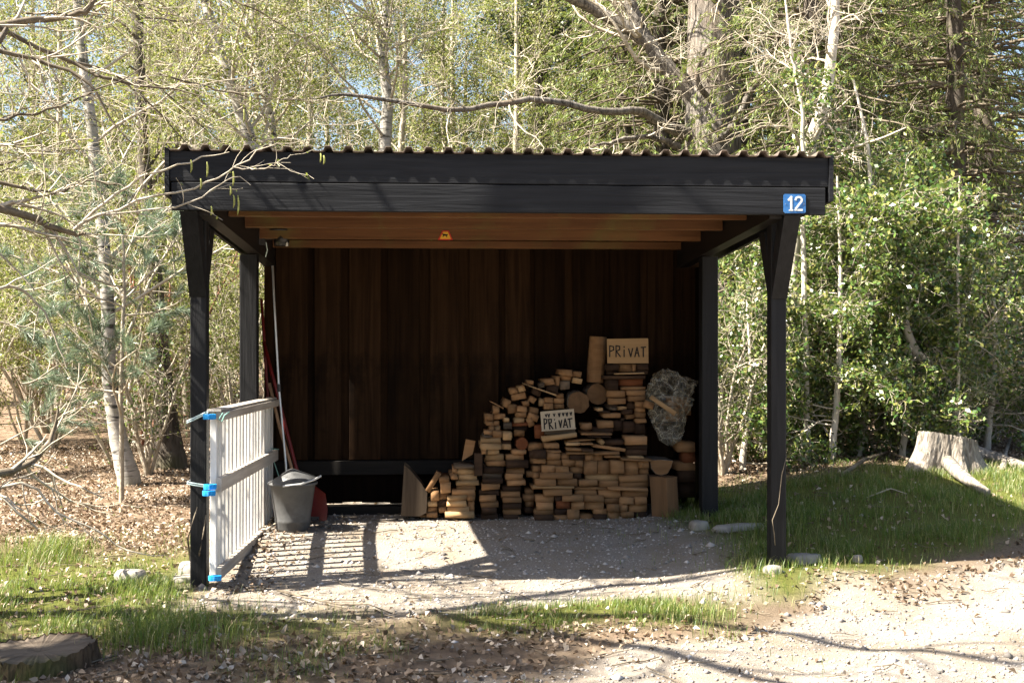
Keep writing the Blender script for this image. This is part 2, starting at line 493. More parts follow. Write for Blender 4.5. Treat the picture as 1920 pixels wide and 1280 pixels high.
lit = t.ramp(nd_, [(0.25, (0.055, 0.036, 0.024)), (0.5, (0.15, 0.105, 0.07)), (0.75, (0.28, 0.215, 0.155))])
c = t.mix(sp.outputs[1], soil, moss)
c = t.mix(sp.outputs[2], c, lit)
c = t.mix(sp.outputs[0], c, grav)
t.base(c); t.rough(0.95, 0.1)
t.bump(t.math('ADD', na, nc), 0.7, 0.012)
M['ground'] = t.m

# ------------------------------------------------------------------ ground
def noise2(x, y, s, seed): return fbm(x * s, y * s, seed) - 0.5


def zone_gravel(x, y):
    e = noise2(x, y, 1.3, 21) * 1.3 + noise2(x, y, 5, 22) * 0.35
    road = sst(-0.15, 0.35, (5.18 + 0.70 * (x - 0.43)) - y + e)
    road = road * sst(-2.2, -0.8, x + e)
    fx = sst(-1.75, -1.2, x + e * 0.35) * (1 - sst(1.65, 2.2, x + e * 0.4))
    fl = fx * sst(6.35, 6.75, y + e * 0.5) * (1 - sst(10.0, 10.3, y))
    return road, fl


def zone_litter(x, y):
    e = noise2(x, y, 1.1, 31) * 2.2
    a = (1 - sst(-1.0, -0.4, x)) * sst(7.4, 8.8, y + e * 0.6)
    b = sst(9.9, 11.0, y + e * 0.3)
    c2 = (1 - sst(5.7, 6.2, y + e * 0.35)) * (1 - sst(-0.3, 1.3, x + e * 0.5 - (y - 5) * 0.6)) * 0.55
    return np.clip(np.maximum.reduce([a, b, c2]), 0, 1)


def zone_grass(x, y):
    e = noise2(x, y, 1.7, 41) * 1.6
    left = (1 - sst(-1.6, -1.25, x + e * 0.1)) * sst(5.5, 6.1, y + e * 0.5) * (1 - sst(7.7, 9.0, y + e))
    leftf = (1 - sst(-0.9, -0.1, x + e * 0.5)) * sst(5.45, 5.9, y + e * 0.4) * (1 - sst(6.45, 6.7, y + e * 0.12)) * 0.9
    mid = sst(-0.25, 0.35, x + e * 0.3) * (1 - sst(1.2, 1.8, x + e * 0.3)) * sst(5.7, 6.1, y + e * 0.35) * (1 - sst(6.6, 6.9, y + e * 0.15)) * 1.0
    right = sst(1.15, 1.6, x + e * 0.25 + 0.25 * (y - 7)) * sst(-0.1, 0.35, y - (5.45 + 0.62 * (x - 0.43)) + e * 0.35) * (1 - sst(9.8, 10.8, y + e))
    fore = 0.4 * (1 - sst(0.6, 2.0, x + e * 0.5 - (y - 5) * 0.6)) * (1 - sst(5.9, 6.3, y)) * sst(0.5, 0.6, fbm(x * 1.5, y * 1.5, 44))
    return np.clip(np.maximum.reduce([left, leftf, mid, right, fore]), 0, 1)


def axis_pts(segs):
    out = []
    for a, b, s in segs: out.append(np.arange(a, b, s))
    out.append([segs[-1][1]])
    return np.concatenate(out)


gx = axis_pts([(-400, -60, 40), (-60, -16, 4), (-16, -6, 0.5), (-6, 7, 0.075), (7, 16, 0.5), (16, 60, 4), (60, 400, 40)])
gy = axis_pts([(-300, -40, 40), (-40, 0, 4), (0, 4, 0.5), (4, 12.5, 0.075), (12.5, 24, 0.4), (24, 80, 4), (80, 500, 40)])
GX, GY = np.meshgrid(gx, gy)
GZ = hz(GX, GY)
V = np.stack([GX, GY, GZ], -1).reshape(-1, 3)
nx, ny = len(gx), len(gy)
ii, jj = np.meshgrid(np.arange(nx - 1), np.arange(ny - 1))
a = (jj * nx + ii).ravel()
FQ = np.stack([a, a + 1, a + 1 + nx, a + nx], -1)
road, floor_ = zone_gravel(V[:, 0], V[:, 1])
zr = np.clip(np.maximum(road, floor_), 0, 1)
zg = zone_grass(V[:, 0], V[:, 1])
zb = zone_litter(V[:, 0], V[:, 1])
ZC = np.stack([zr, zg, zb, np.ones_like(zr)], -1).astype(np.float32)
fr = road[FQ].mean(1) > 0.5
ff = (floor_[FQ].mean(1) > 0.5) & ~fr
for nm, sel in (('ground', ~(fr | ff)), ('gravel_road', fr), ('gravel_floor', ff)):
    q = FQ[sel]
    u, inv = np.unique(q.ravel(), return_inverse=True)
    o = mesh_obj(nm, V[u], inv.reshape(-1, 4), M['ground'], None, True)
    ca = o.data.color_attributes.new('zone', 'FLOAT_COLOR', 'POINT')
    ca.data.foreach_set('color', ZC[u].ravel())
    tag(o, {'ground': 'uneven forest floor of soil, moss and leaf litter', 'gravel_road': 'pale sunlit gravel track beside the grass', 'gravel_floor': 'fine gravel floor under the timber carport'}[nm], None, None, 'structure')

# ------------------------------------------------------------------ carport
YF, YR, YW = 7.2, 8.82, 9.62       # front posts, rear posts, back wall
XL = W(374.5, 640, YF).x
XRt = W(1456, 640, YF).x
YH = 6.88                          # fascia plane
cp = empty('timber_carport', ((XL + XRt) / 2, 8.3, 0), 'black timber carport with open front and corrugated roof on a gravel floor', 'carport')
OFF = Vector(cp.location)


def cpart(name, mb, mat, parent=cp, smooth=False):
    o = mb.build(name, mat, parent, smooth)
    o.matrix_parent_inverse = Matrix.Translation(-OFF)
    return o


def centred(name, c, s, mat, parent=cp, ch=0.004, m=None):
    """a board with its origin at its own centre"""
    mb = MB().box((0, 0, 0), s, None, ch)
    me = bpy.data.meshes.new(name); me.from_pydata(mb.v, [], mb.f); me.materials.append(mat); me.update()
    o = bpy.data.objects.new(name, me); link(o, parent)
    o.location = Vector(c)
    if m is not None: o.rotation_euler = m
    if parent is cp: o.matrix_parent_inverse = Matrix.Translation(-OFF)
    return o


SL = -0.048                        # roof fall towards the back per metre
def zbeam(y): return 2.125 + SL * (y - YF)      # underside of the side beams
ztop = 2.50
pw = 0.098
for X in (XL, XRt):
    centred('post', (X, YF, (2.14 - 0.2) / 2), (pw, pw, 2.34), M['black'], ch=0.006)
for X in (XL + 0.045, XRt - 0.05):
    b = -0.15
    h = zbeam(YR) - 0.004 - b
    centred('post', (X, YR, b + h / 2), (0.128, 0.11, h), M['black'], ch=0.006)
# side beams
by0, by1 = YH + 0.035, YW + 0.22
for X in (XL + 0.085, XRt - 0.085):
    mb = MB()
    x0, x1 = -0.045, 0.045
    pr = [(by0, zbeam(by0)), (by1, zbeam(by1)), (by1, zbeam(by1) + 0.19), (by0, zbeam(by0) + 0.19)]
    vs = [(X + x0, y, z) for y, z in pr] + [(X + x1, y, z) for y, z in pr]
    mb.add(vs, [(0, 1, 2, 3), (7, 6, 5, 4), (0, 4, 5, 1), (1, 5, 6, 2), (2, 6, 7, 3), (3, 7, 4, 0)])
    cpart('side_beam', mb, M['blacky'])
# braces: from the front posts forward to the header and back along the beam
for X, sx in ((XL, -1), (XRt, 1)):
    for dy, zt, w in ((-0.27, 2.155, 0.10), (0.22, 2.10, 0.075)):
        mb = MB()
        y0 = YF + (-0.061 if dy < 0 else 0.061)
        zb = 1.66
        th = 0.11
        xs = (X - w / 2, X + w / 2)
        if dy < 0:
            pr = [(y0, zb), (y0 + dy, zt), (y0 + dy + 0.14, zt), (y0, zb + 0.2)]
        else:
            pr = [(y0, zb), (y0, zb + 0.2), (y0 + dy - 0.14, zt), (y0 + dy, zt)]
        vs = [(xs[0], y, z) for y, z in pr] + [(xs[1], y, z) for y, z in pr]
        mb.add(vs, [(0, 1, 2, 3), (7, 6, 5, 4), (0, 4, 5, 1), (1, 5, 6, 2), (2, 6, 7, 3), (3, 7, 4, 0)])
        cpart('brace', mb, M['black'])
# fascia
fx0, fx1 = W(320, 340, YH).x, W(1551, 340, YH).x
zf0, zf1, zf2 = 2.158, 2.325, 2.506
fc = (fx0 + fx1) / 2; fw = fx1 - fx0
centred('fascia_board', (fc, YH, (zf1 + zf2) / 2 + 0.0015), (fw, 0.032, zf2 - zf1 - 0.003), M['blackx'], ch=0.004)
centred('fascia_board', (fc - 0.005, YH - 0.004, (zf0 + zf1) / 2 - 0.0015), (fw - 0.03, 0.036, zf1 - zf0 - 0.003), M['blackx'], ch=0.004)
# header timber behind the fascia
centred('header_beam', (fc, YH + 0.055, 2.26), (fw - 0.12, 0.06, 0.17), M['blackx'], ch=0.004)
# barge boards on both sides
for X in (fx0 - 0.016, fx1 + 0.016):
    mb = MB()
    ya, yb = YH - 0.03, YW + 0.35
    z0 = lambda y: 2.22 + SL * (y - YH)
    pr = [(ya, z0(ya) + 0.02), (yb, z0(yb)), (yb, z0(yb) + 0.29), (ya, z0(ya) + 0.30)]
    vs = [(X - 0.013, y, z) for y, z in pr] + [(X + 0.013, y, z) for y, z in pr]
    mb.add(vs, [(0, 1, 2, 3), (7, 6, 5, 4), (0, 4, 5, 1), (1, 5, 6, 2), (2, 6, 7, 3), (3, 7, 4, 0)])
    cpart('barge_board', mb, M['blackx'])
# roof sheet, corrugated
pitch = 0.1185
xs = np.arange(fx0 - 0.01, fx1 + 0.012, pitch / 20)
ph = ((xs - fx0) / pitch) % 1.0
wave = np.where(ph < 0.5, 0.0, np.clip(np.sin(np.clip((ph - 0.5) / 0.5, 0, 1) * math.pi) * 1.5, 0, 1)) * 0.030
ya, yb = YH - 0.042, YW + 0.42
rows = []
for y, dz in ((ya, 0), (yb, 0)):
    zb = zf2 + 0.004 + SL * (y - YH)
    rows.append(np.stack([xs, np.full_like(xs, y), zb + wave], -1))
for y in (yb, ya):
    zb = zf2 - 0.001 + SL * (y - YH)
    rows.append(np.stack([xs, np.full_like(xs, y), zb + wave * 0.97], -1))
n = len(xs)
vv = np.concatenate(rows)
fq = []
for r in range(4):
    r2 = (r + 1) % 4
    for i in range(n - 1): fq.append((r * n + i, r * n + i + 1, r2 * n + i + 1, r2 * n + i))
o = mesh_obj('roof_sheet', vv, np.array(fq), M['roof'], cp)
o.matrix_parent_inverse = Matrix.Translation(-OFF)
# roof deck planks (run front to back) and purlins
def zdeck(y): return 2.335 + SL * (y - YH)
nk = 26
for k in range(nk):
    x0 = fx0 + 0.03 + (fw - 0.06) * k / nk
    w = (fw - 0.06) / nk - 0.004
    y0, y1 = YH + 0.10, YW + 0.3
    L = (y1 - y0)
    centred('deck_plank', (x0 + w / 2, (y0 + y1) / 2, zdeck((y0 + y1) / 2) + 0.014 + random.uniform(-.001, .001)), (w, L, 0.024), M['ceily'], ch=0.003, m=(math.atan(SL), 0, 0))
for y, pyb, hgt in ((7.42, 409, 0.075), (8.05, 429.5, 0.085), (8.72, 450, 0.095), (9.42, 466, 0.085)):
    zb = CAM_H + (640 - pyb) * y / F
    top = zdeck(y) - 0.003
    centred('purlin', ((XL + XRt) / 2, y, (zb + top) / 2), (XRt - XL - 0.28, 0.05, top - zb), M['ceil'], ch=0.004)
# back wall: under-boards, over-boards, rail, short boards below
wz1 = zdeck(YW) - 0.004
zr0, zr1 = CAM_H - (887 - 640) * YW / F, CAM_H - (860 - 640) * YW / F
wx0, wx1 = XL + 0.04, XRt - 0.03
over = [(518, 577), (590, 640), (655, 714), (727, 787), (806, 860), (880, 935), (947, 994), (1002, 1058), (1074, 1130), (1143, 1200), (1214, 1262), (1276, 1330)]
for (p0, p1) in over:
    xa, xb = W(p0, 640, YW - 0.03).x, W(p1, 640, YW - 0.03).x
    centred('wall_board', ((xa + xb) / 2, YW - 0.035 + random.uniform(-.004, .004), (zr1 + 0.004 + wz1) / 2), (xb - xa, 0.024, wz1 - zr1 - 0.008), M['wall'], ch=0.003)
edges = [wx0] + [W((over[i][1] + over[i + 1][0]) / 2, 640, YW).x for i in range(len(over) - 1)] + [wx1]
for i in range(len(over) + 1):
    if i == 0: xa, xb = wx0, W(530, 640, YW).x
    elif i == len(over): xa, xb = W(1318, 640, YW).x, wx1
    else: xa, xb = W(over[i - 1][1] - 14, 640, YW).x, W(over[i][0] + 14, 640, YW).x
    if xb - xa < 0.02: continue
    centred('under_board', ((xa + xb) / 2, YW + random.uniform(-.002, .002), (zr1 + wz1) / 2), (xb - xa, 0.022, wz1 - zr1 - 0.01), M['wall'], ch=0.002)
# dark sheathing behind the boards so that no daylight leaks through
centred('sheathing', ((wx0 + wx1) / 2, YW + 0.03, (zr0 + 0.1 + wz1) / 2), (wx1 - wx0, 0.02, wz1 - zr0 - 0.1), M['wallback'], ch=0.002)
centred('wall_rail', ((wx0 + wx1) / 2, YW - 0.045, (zr0 + zr1) / 2), (wx1 - wx0, 0.05, zr1 - zr0 - 0.004), M['railwood'], ch=0.004)
xx = wx0; nsk = 0
while xx < wx1 - 0.02:
    w = min(random.uniform(0.17, 0.25), wx1 - xx)
    bot = random.uniform(0.03, 0.075) if xx < -0.35 else random.uniform(-0.02, 0.01)
    centred('skirt_board', (xx + w / 2, YW - 0.005 + 0.02 * (nsk % 2), (bot + zr1 - 0.005) / 2), (w + 0.012, 0.018, zr1 - 0.005 - bot), M['wallback'], ch=0.002)
    xx += w; nsk += 1
# side cheeks between the rear posts and the back wall
for X in (XL - 0.03, XRt + 0.03):
    for k in range(4):
        y0 = YR + 0.075 + k * 0.18
        h = zbeam(y0) - 0.01
        centred('cheek_board', (X, y0 + 0.088, h / 2), (0.024, 0.17, h), M['wallback'], ch=0.002)
# sill timber on the floor in front of the wall
pA, pB = W(596, 962, YW - 0.3), W(762, 962, YW - 0.3)
tb = centred('sill_timber', ((pA.x + 0.8), YW - 0.22, 0.028), (2.9, 0.14, 0.07), M['railwood'], None, 0.006)
tag(tb, 'long dark squared timber lying along the foot of the back wall', 'timber')

# ---- number plate
pc = W(1490, 382, YH - 0.025)
np_ = empty('house_number_plate', (pc.x, YH - 0.0245, pc.z), 'small blue enamel house number plate reading 12', 'sign')
MB().prism([(-0.068 + 0.008, -0.058), (0.068 - 0.008, -0.058), (0.068, -0.05), (0.068, 0.05), (0.06, 0.058), (-0.06, 0.058), (-0.068, 0.05), (-0.068, -0.05)], -0.002, 0.002).build('plate', M['blue'], np_)
plate = np_.children[0]


def ribbon(mb, pts, w, y, th=0.0012):
    """flat painted stroke in the x-z plane"""
    for si, (a, b) in enumerate(zip(pts[:-1], pts[1:])):
        y = y - 0.00012
        a = Vector((a[0], 0, a[1])); b = Vector((b[0], 0, b[1]))
        d = b - a
        L = d.length
        if L < 1e-6: continue
        ang = math.atan2(d.z, d.x)
        mid = (a + b) / 2
        mb.box((mid.x, y, mid.z), (L + w * 0.75, th, w), rotm(y=-ang))


mb = MB()
ribbon(mb, [(-0.038, 0.022), (-0.022, 0.040), (-0.022, -0.040)], 0.0125, -0.0032)
ribbon(mb, [(-0.034, -0.040), (-0.012, -0.040)], 0.007, -0.0036)
mb.build('digit_one', M['enamelwhite'], plate)
mb = MB()
arc = [(0.024 - 0.019 * math.cos(a_), 0.022 + 0.018 * math.sin(a_)) for a_ in np.linspace(0.1, 3.5, 12)]
ribbon(mb, arc + [(0.006, -0.030), (0.004, -0.038)], 0.0115, -0.0032)
ribbon(mb, [(0.004, -0.038), (0.044, -0.038)], 0.0115, -0.0036)
mb.build('digit_two', M['enamelwhite'], plate)
for sx in (-0.057, 0.057):
    MB().lathe([(0.0, -0.004), (0.004, -0.0035), (0.0045, -0.002)], (sx, 0, 0.0), 10, rotm(x=math.radians(0))).build('screw', M['alu'], plate)

# ---- warning sticker on a purlin
pc = W(835, 441, 8.69)
st = empty('warning_sticker', (pc.x, 8.72 - 0.0275, pc.z), 'small yellow triangle sticker with red border and animal silhouette on roof timber', 'sticker')
MB().prism([(-0.056, -0.036), (0.056, -0.036), (0.026, 0.034), (-0.022, 0.034)], -0.001, 0.001).build('border', M['red'], st)
MB().prism([(-0.042, -0.028), (0.042, -0.028), (0.019, 0.026), (-0.015, 0.026)], -0.0022, -0.0012).build('field', M['yellow'], st)
MB().prism([(-0.02, -0.016), (-0.016, -0.016), (-0.012, -0.004), (0.006, -0.006), (0.010, -0.018), (0.014, -0.018), (0.013, -0.003), (0.020, 0.004), (0.016, 0.008), (0.008, 0.006), (-0.012, 0.010), (-0.022, 0.012), (-0.026, 0.006), (-0.018, 0.002)], -0.0032, -0.0024).build('animal_silhouette', M['ink'], st)

# ---- lamp fixed under the left beam
pc = W(524, 447, 8.75)
lp = empty('wall_lamp', (pc.x, 8.75, pc.z), 'black round lamp on a bracket under the roof by the left beam', 'lamp')
MB().lathe([(0, 0.075), (0.085, 0.066), (0.088, 0.056), (0.0, 0.05)], (0.0, 0, 0), 20).build('cap', M['blackmetal'], lp, True)
MB().lathe([(0, 0.05), (0.05, 0.045), (0.058, 0.0), (0.055, -0.055), (0.0, -0.062)], (0.015, 0, 0), 20).build('body', M['blackmetal'], lp, True)
MB().tube([(0.0, 0, 0.0), (-0.06, 0, -0.002), (-0.12, 0, 0.0)], 0.008, 8).build('bracket', M['darkplastic'], lp)
MB().box((-0.128, 0, 0.0), (0.05, 0.07, 0.10)).build('junction_box', M['darkplastic'], lp)
MB().lathe([(0.0, -0.018), (0.010, -0.012), (0.012, 0.0), (0.008, 0.014), (0, 0.018)], (0.058, -0.03, -0.045), 10).build('sensor', M['enamelwhite'], lp, True)
MB().tube([(-0.10, 0.0, -0.03), (-0.09, 0, -0.09), (-0.105, 0.01, -0.14)], 0.004, 6).build('cable', M['cord'], lp)

# ------------------------------------------------------------------ gate
gN = W(397, 640, 7.0); gFx = W(508, 640, 9.2).x
gz0, gz1 = -0.035, 0.955
gate = empty('slatted_gate', (gN.x, 7.0, gz0), 'worn white slatted gate tied open against the left carport post', 'gate')
gdir = Vector((gFx - gN.x, 2.2, 0)); glen = gdir.length
gate.rotation_euler = (math.radians(-0.9), 0, math.atan2(gdir.y, gdir.x) - math.pi / 2)
ns = 18
for k in range(ns):
    yy = 0.05 + (glen - 0.1) * k / (ns - 1)
    w = 0.034 + random.uniform(-.003, .003)
    h = gz1 - gz0 - 0.02 + random.uniform(-.006, .006)
    o = centred('slat', (random.uniform(-.002, .002), yy, h / 2 + 0.01), (0.040, w, h), M['gatew'], gate, 0.004)
    o.rotation_euler = (random.uniform(-.006, .006), 0, random.uniform(-.03, .03))
for z, hh, tk in ((gz1 - gz0 - 0.012, 0.05, 0.05), (0.565, 0.085, 0.034), (0.035, 0.07, 0.034)):
    centred('rail', (0.022 + tk / 2, glen / 2, z), (tk, glen - 0.004, hh), M['gater'], gate, 0.004)
centred('top_cap', (0.012, glen / 2 + 0.01, gz1 - gz0 + 0.022), (0.085, glen + 0.04, 0.014), M['gater'], gate, 0.003)
for z, n_ in ((gz1 - gz0 - 0.03, 1), (0.56, 2), (0.02, 1)):
    pass


def strap_coil(p, label, r=0.028, w=0.03):
    o = empty('strap_roll', p, label, 'strap')
    mb = MB()
    mb.lathe([(r * 0.5, -w / 2), (r, -w / 2), (r * 1.04, 0), (r, w / 2), (r * 0.5, w / 2), (r * 0.5, -w / 2)], (0, 0, 0), 18)
    # flattened roll of webbing
    for i, v in enumerate(mb.v): mb.v[i] = (v[0] * 1.35, v[1] * 0.8, v[2])
    mb.build('webbing', M['strap'], o)
    b2 = MB()
    for q in range(4):
        b2.tube([(-r * 1.35, -r * 0.3, -w / 2 + w * (q + 0.5) / 4), (0, -r * 0.86, -w / 2 + w * (q + 0.5) / 4), (r * 1.35, -r * 0.3, -w / 2 + w * (q + 0.5) / 4)], 0.0016, 5)
    b2.build('stitching', M['strap'], o)
    return o


sc = []
for (px, py, Y, lab) in ((393, 781, 6.96, 'blue strap roll tying the top of the white gate to the post'),
                         (394, 912, 6.96, 'upper blue strap roll at the middle of the white gate'),
                         (392, 924, 6.94, 'lower blue strap roll at the middle of the white gate'),
                         (403, 1083, 6.95, 'blue strap roll round the foot of the white gate')):
    p = W(px, py, Y)
    sc.append(strap_coil(p, lab))
for (z_py, zl, zr_) in ((781, 790, 772), (910, 905, 912)):
    zA = W(356, zl, 7.1).z; zB = W(392, zr_, 7.1).z
    x0, x1, y0, y1 = XL - 0.063, XL + 0.063, YF - 0.063, YF + 0.063
    loop = [(gN.x - 0.02, 6.97, zB), (x1, y0, zB + 0.002), (x0, y0, zA), (x0, y1, zA), (x1, y1, zB), (gN.x - 0.0, 7.06, zB)]
    mb = MB().tube(loop, 0.0045, 6)
    mb.tube([(a_, b_, c_ - 0.011) for a_, b_, c_ in loop], 0.0045, 6)
    o = mb.build('binding_cord', M['cord'])
    tag(o, 'pale cord looped round the left front post at ' + ('the top of the white gate' if z_py < 800 else 'the middle of the white gate'), 'cord')
p0, p1, p2, p3, p4, p5 = (W(*q) for q in ((503, 840, 9.1), (508, 846, 9.05), (516, 872, 9.0), (527, 905, 8.95), (526, 915, 8.95), (533, 927, 8.95)))
tag(MB().tube([W(523, 842, 9.1), p0, p1, p2, p3, p4, p5], 0.004, 6).build('loose_cord', M['tcord']), 'pale green cord dangling from the far end of the white gate', 'cord')
tag(MB().tube([W(430, 772, 6.98), W(421, 778, 6.96), W(416, 790, 6.96), W(410, 786, 6.96), W(418, 774, 6.98)], 0.004, 6).build('knotted_cord', M['tcord']), 'pale green cord knotted at the near end of the gate top', 'cord')

# ------------------------------------------------------------------ tub and tools in the left corner
tubY = 8.62
pt = W(549, 985, tubY)
tz = hz1(pt.x, tubY) - 0.004
tub = empty('zinc_tub', (pt.x, tubY, tz), 'tapered grey tub with a slanting cover beside the white gate', 'tub')
MB().lathe([(0.0, 0.0), (0.118, 0.0), (0.126, 0.02), (0.128, 0.06), (0.131, 0.065), (0.131, 0.085), (0.13, 0.09), (0.165, 0.335), (0.18, 0.34), (0.184, 0.352), (0.176, 0.360), (0.160, 0.350), (0.0, 0.30)], (0, 0, 0), 28).build('body', M['grey_plastic'], tub, True)
MB().lathe([(0.172, 0.0), (0.166, 0.012), (0.02, 0.085), (0.0, 0.09)], (0.0, 0.0, 0.366), 28, rotm(y=math.radians(-6))).build('cover', M['grey_plastic'], tub, True)
MB().tube([(-0.05, -0.181, 0.348), (0.08, -0.168, 0.360), (0.17, -0.10, 0.385), (0.21, -0.05, 0.405)], 0.008, 8).build('handle', M['alu'], tub)

p_b, p_t = W(588, 958, 9.0), W(494, 640, 9.2)
sh = empty('snow_shovel', (p_b.x, p_b.y, hz1(p_b.x, p_b.y)), 'red snow shovel standing behind the grey tub', 'shovel')
inv = Vector(sh.location)
hd = [p_t - inv, W(515, 720, 9.17) - inv, W(553, 868, 9.1) - inv, W(570, 925, 9.05) - inv]
MB().tube(hd, 0.014, 8).build('shaft', M['redplastic'], sh, True)
mb = MB()
cs = []
for i, (w_, y_, z_) in enumerate(((0.03, 0.05, 0.26), (0.11, 0.03, 0.20), (0.13, 0.0, 0.08), (0.125, -0.05, 0.0))):
    for (u, d_) in ((-1, -0.02), (-0.5, 0.01), (0, 0.015), (0.5, 0.01), (1, -0.02)):
        cs.append((u * w_ - 0.02, y_ + d_, z_ + 0.012))
nn = 5
mb.v = cs + [(x_, y_ + 0.008, z_) for x_, y_, z_ in cs]
for i in range(3):
    for j in range(4):
        a_ = i * nn + j
        mb.f.append((a_, a_ + 1, a_ + nn + 1, a_ + nn)); mb.f.append((a_ + 20 + nn, a_ + nn + 21, a_ + 21, a_ + 20))
mb.build('blade', M['redplastic'], sh, True)


def pole(name, label, pts, r, mat, extra=None):
    ps = [W(*q) for q in pts]
    base = ps[-1].copy()
    e = empty(name, base, label, 'tool')
    MB().tube([p - base for p in ps], r, 8).build('shaft', mat, e, True)
    if extra: extra(e, base)
    return e


def joint(e, base):
    pj = W(523, 727, 9.0) - base
    MB().tube([pj + Vector((-.002, 0, .03)), pj + Vector((.002, 0, -.03))], 0.016, 8).build('clamp', M['darkplastic'], e)


pole('telescopic_pole', 'thin pale telescopic pole leaning in the left corner', ((511, 498, 9.05), (516, 600, 9.03), (523, 727, 9.0), (536, 870, 8.9), (541, 975, 8.85)), 0.0085, M['alu'], joint)


def rake_head(e, base):
    mb = MB().box((0, 0, 0.0), (0.26, 0.025, 0.03))
    for k in range(8): mb.tube([(-0.12 + 0.034 * k, 0, 0), (-0.12 + 0.034 * k, -0.06, -0.01)], 0.004, 5)
    mb.build('rake_head', M['darkplastic'], e)


pole('garden_rake', 'wooden handled rake leaning beside the pale pole', ((505, 718, 9.1), (524, 800, 9.06), (545, 870, 9.0), (566, 972, 8.9)), 0.0125, M['handle'], rake_head)
pole('red_pole', 'short red handled tool hung behind the left rear post', ((490, 560, 9.25), (496, 650, 9.25), (503, 760, 9.25), (512, 970, 9.2)), 0.012, M['redplastic'])

# ------------------------------------------------------------------ woodpile
def ZA(x, y): return 740 + x / 6.736, 800 + y / 6.736
def ZB(x, y): return 1000 + x / 6.194, 800 + y / 6.194
def ZC_(x, y): return 880 + x / 6.4, 620 + y / 6.4
def ZD(x, y): return 1070 + x / 6.4, 620 + y / 6.4


TONE = {'m': ('om', 'brown'), 'l': ('ol', 'pale'), 'd': ('od', 'dark-stained'), 'r': ('orr', 'reddish'), 'g': ('og', 'grey')}
GRP = 'sawn offcuts stacked in the woodpile'
used = set()


def piece(conv, x0, y0, x1, y1, Y, tone='m', rot=0.0, depth=None, where='', thin=False):
    pa, pb = conv(x0, y0), conv(x1, y1)
    Y = Y + random.uniform(-0.035, 0.035)
    rot = rot + random.uniform(-1.6, 1.6)
    A, B = W(pa[0], pa[1], Y), W(pb[0], pb[1], Y)
    w, h = (B.x - A.x) - 0.003, (A.z - B.z) - 0.003
    d = depth or random.uniform(0.26, 0.36)
    d = min(d, YW - 0.08 - Y)
    c = (A + B) / 2
    j = lambda s: random.uniform(-s, s)
    vs = []
    for sx in (-1, 1):
        for sy in (0, 1):
            for sz in (-1, 1):
                vs.append((sx * w / 2 + j(0.0035), sy * d + j(0.016), sz * h / 2 + j(0.0035)))
    fs = [(0, 1, 3, 2), (4, 6, 7, 5), (0, 4, 5, 1), (2, 3, 7, 6), (0, 2, 6, 4), (1, 5, 7, 3)]
    m = M[TONE[tone][0]]
    o = mesh_obj('timber_lath' if thin else 'timber_offcut', vs, np.array(fs), m)
    o.location = c
    o.rotation_euler = (0, math.radians(rot), math.radians(j(3)))
    kind = 'thin flat lath' if thin else 'sawn timber offcut'
    tag(o, '%s %s %s' % (TONE[tone][1], kind, where), 'lath' if thin else 'offcut', GRP)
    return o


A_ = [(400,1075,545,1140,'m'),(415,1012,545,1072,'m'),(415,942,540,1008,'l'),(455,805,560,938,'m'),(315,1105,398,1142,'m'),(560,1010,655,1080,'m'),(548,925,655,1005,'d'),(555,840,700,922,'m'),(575,702,708,837,'m'),(565,630,685,700,'m')]
for r in A_: piece(ZA, *r[:4], 9.0, r[4], where='in the small low stack next to the wedge-cut log')
A2 = [(630,1078,1005,1155,'l'),(660,1006,945,1075,'l'),(655,937,910,1003,'l'),(665,868,918,935,'l'),(922,865,1020,933,'m'),(925,936,1010,1072,'m'),(725,802,1020,863,'m'),(780,742,1020,800,'m'),(775,682,1065,740,'l'),(712,597,798,665,'m'),(802,606,1045,678,'l'),(727,522,790,594,'m'),(793,532,1035,603,'l'),(760,488,1005,528,'g')]
for r in A2: piece(ZA, *r[:4], 8.97, r[4], where='in the neat pale stack left of the tall columns')
A3 = [(1090,1100,1300,1180,'d'),(1100,1015,1290,1098,'d'),(1085,940,1315,1012,'m'),(1065,868,1285,937,'m'),(1060,800,1320,865,'d'),(1100,722,1335,797,'m'),(1110,652,1370,720,'d'),(1105,592,1360,650,'g'),(1130,500,1375,590,'d'),(1170,430,1405,498,'m'),(1140,352,1375,428,'l'),(1165,290,1320,350,'l'),(1090,215,1345,288,'l'),(1085,140,1345,213,'l'),(1130,50,1238,106,'m'),(1242,55,1360,138,'m'),(1125,108,1238,138,'g'),(1100,290,1162,350,'m')]
for r in A3: piece(ZA, *r[:4], 9.0, r[4], where='in the ragged column with a pale top')
A4 = [(1375,1107,1570,1180,'d'),(1370,1036,1600,1105,'m'),(1365,960,1600,1033,'d'),(1370,892,1600,957,'m'),(1340,818,1585,890,'m'),(1360,745,1600,815,'d'),(1420,672,1655,742,'m'),(1400,596,1620,669,'m'),(1405,520,1640,593,'m'),(1410,424,1690,517,'d'),(1405,348,1635,421,'m'),(1480,290,1665,345,'m'),(1350,220,1475,290,'l'),(1365,65,1480,168,'l'),(1350,171,1475,217,'d'),(1510,45,1635,106,'m')]
for r in A4: piece(ZA, *r[:4], 9.02, r[4], where='in the column below the round reddish log end')
A5 = [(1690,210,1870,298,'m'),(1700,300,1880,390,'d'),(1710,392,1886,462,'m'),(1740,466,1850,562,'d'),(1660,565,1850,638,'m'),(1770,640,1880,737,'m'),(1735,740,1886,786,'m'),(1640,788,1760,862,'m'),(1620,865,1770,930,'m'),(1650,934,1760,1012,'m'),(1640,1016,1745,1090,'d')]
for r in A5: piece(ZA, *r[:4], 9.05, r[4], where='in the gap between the columns and the brick-like stack')
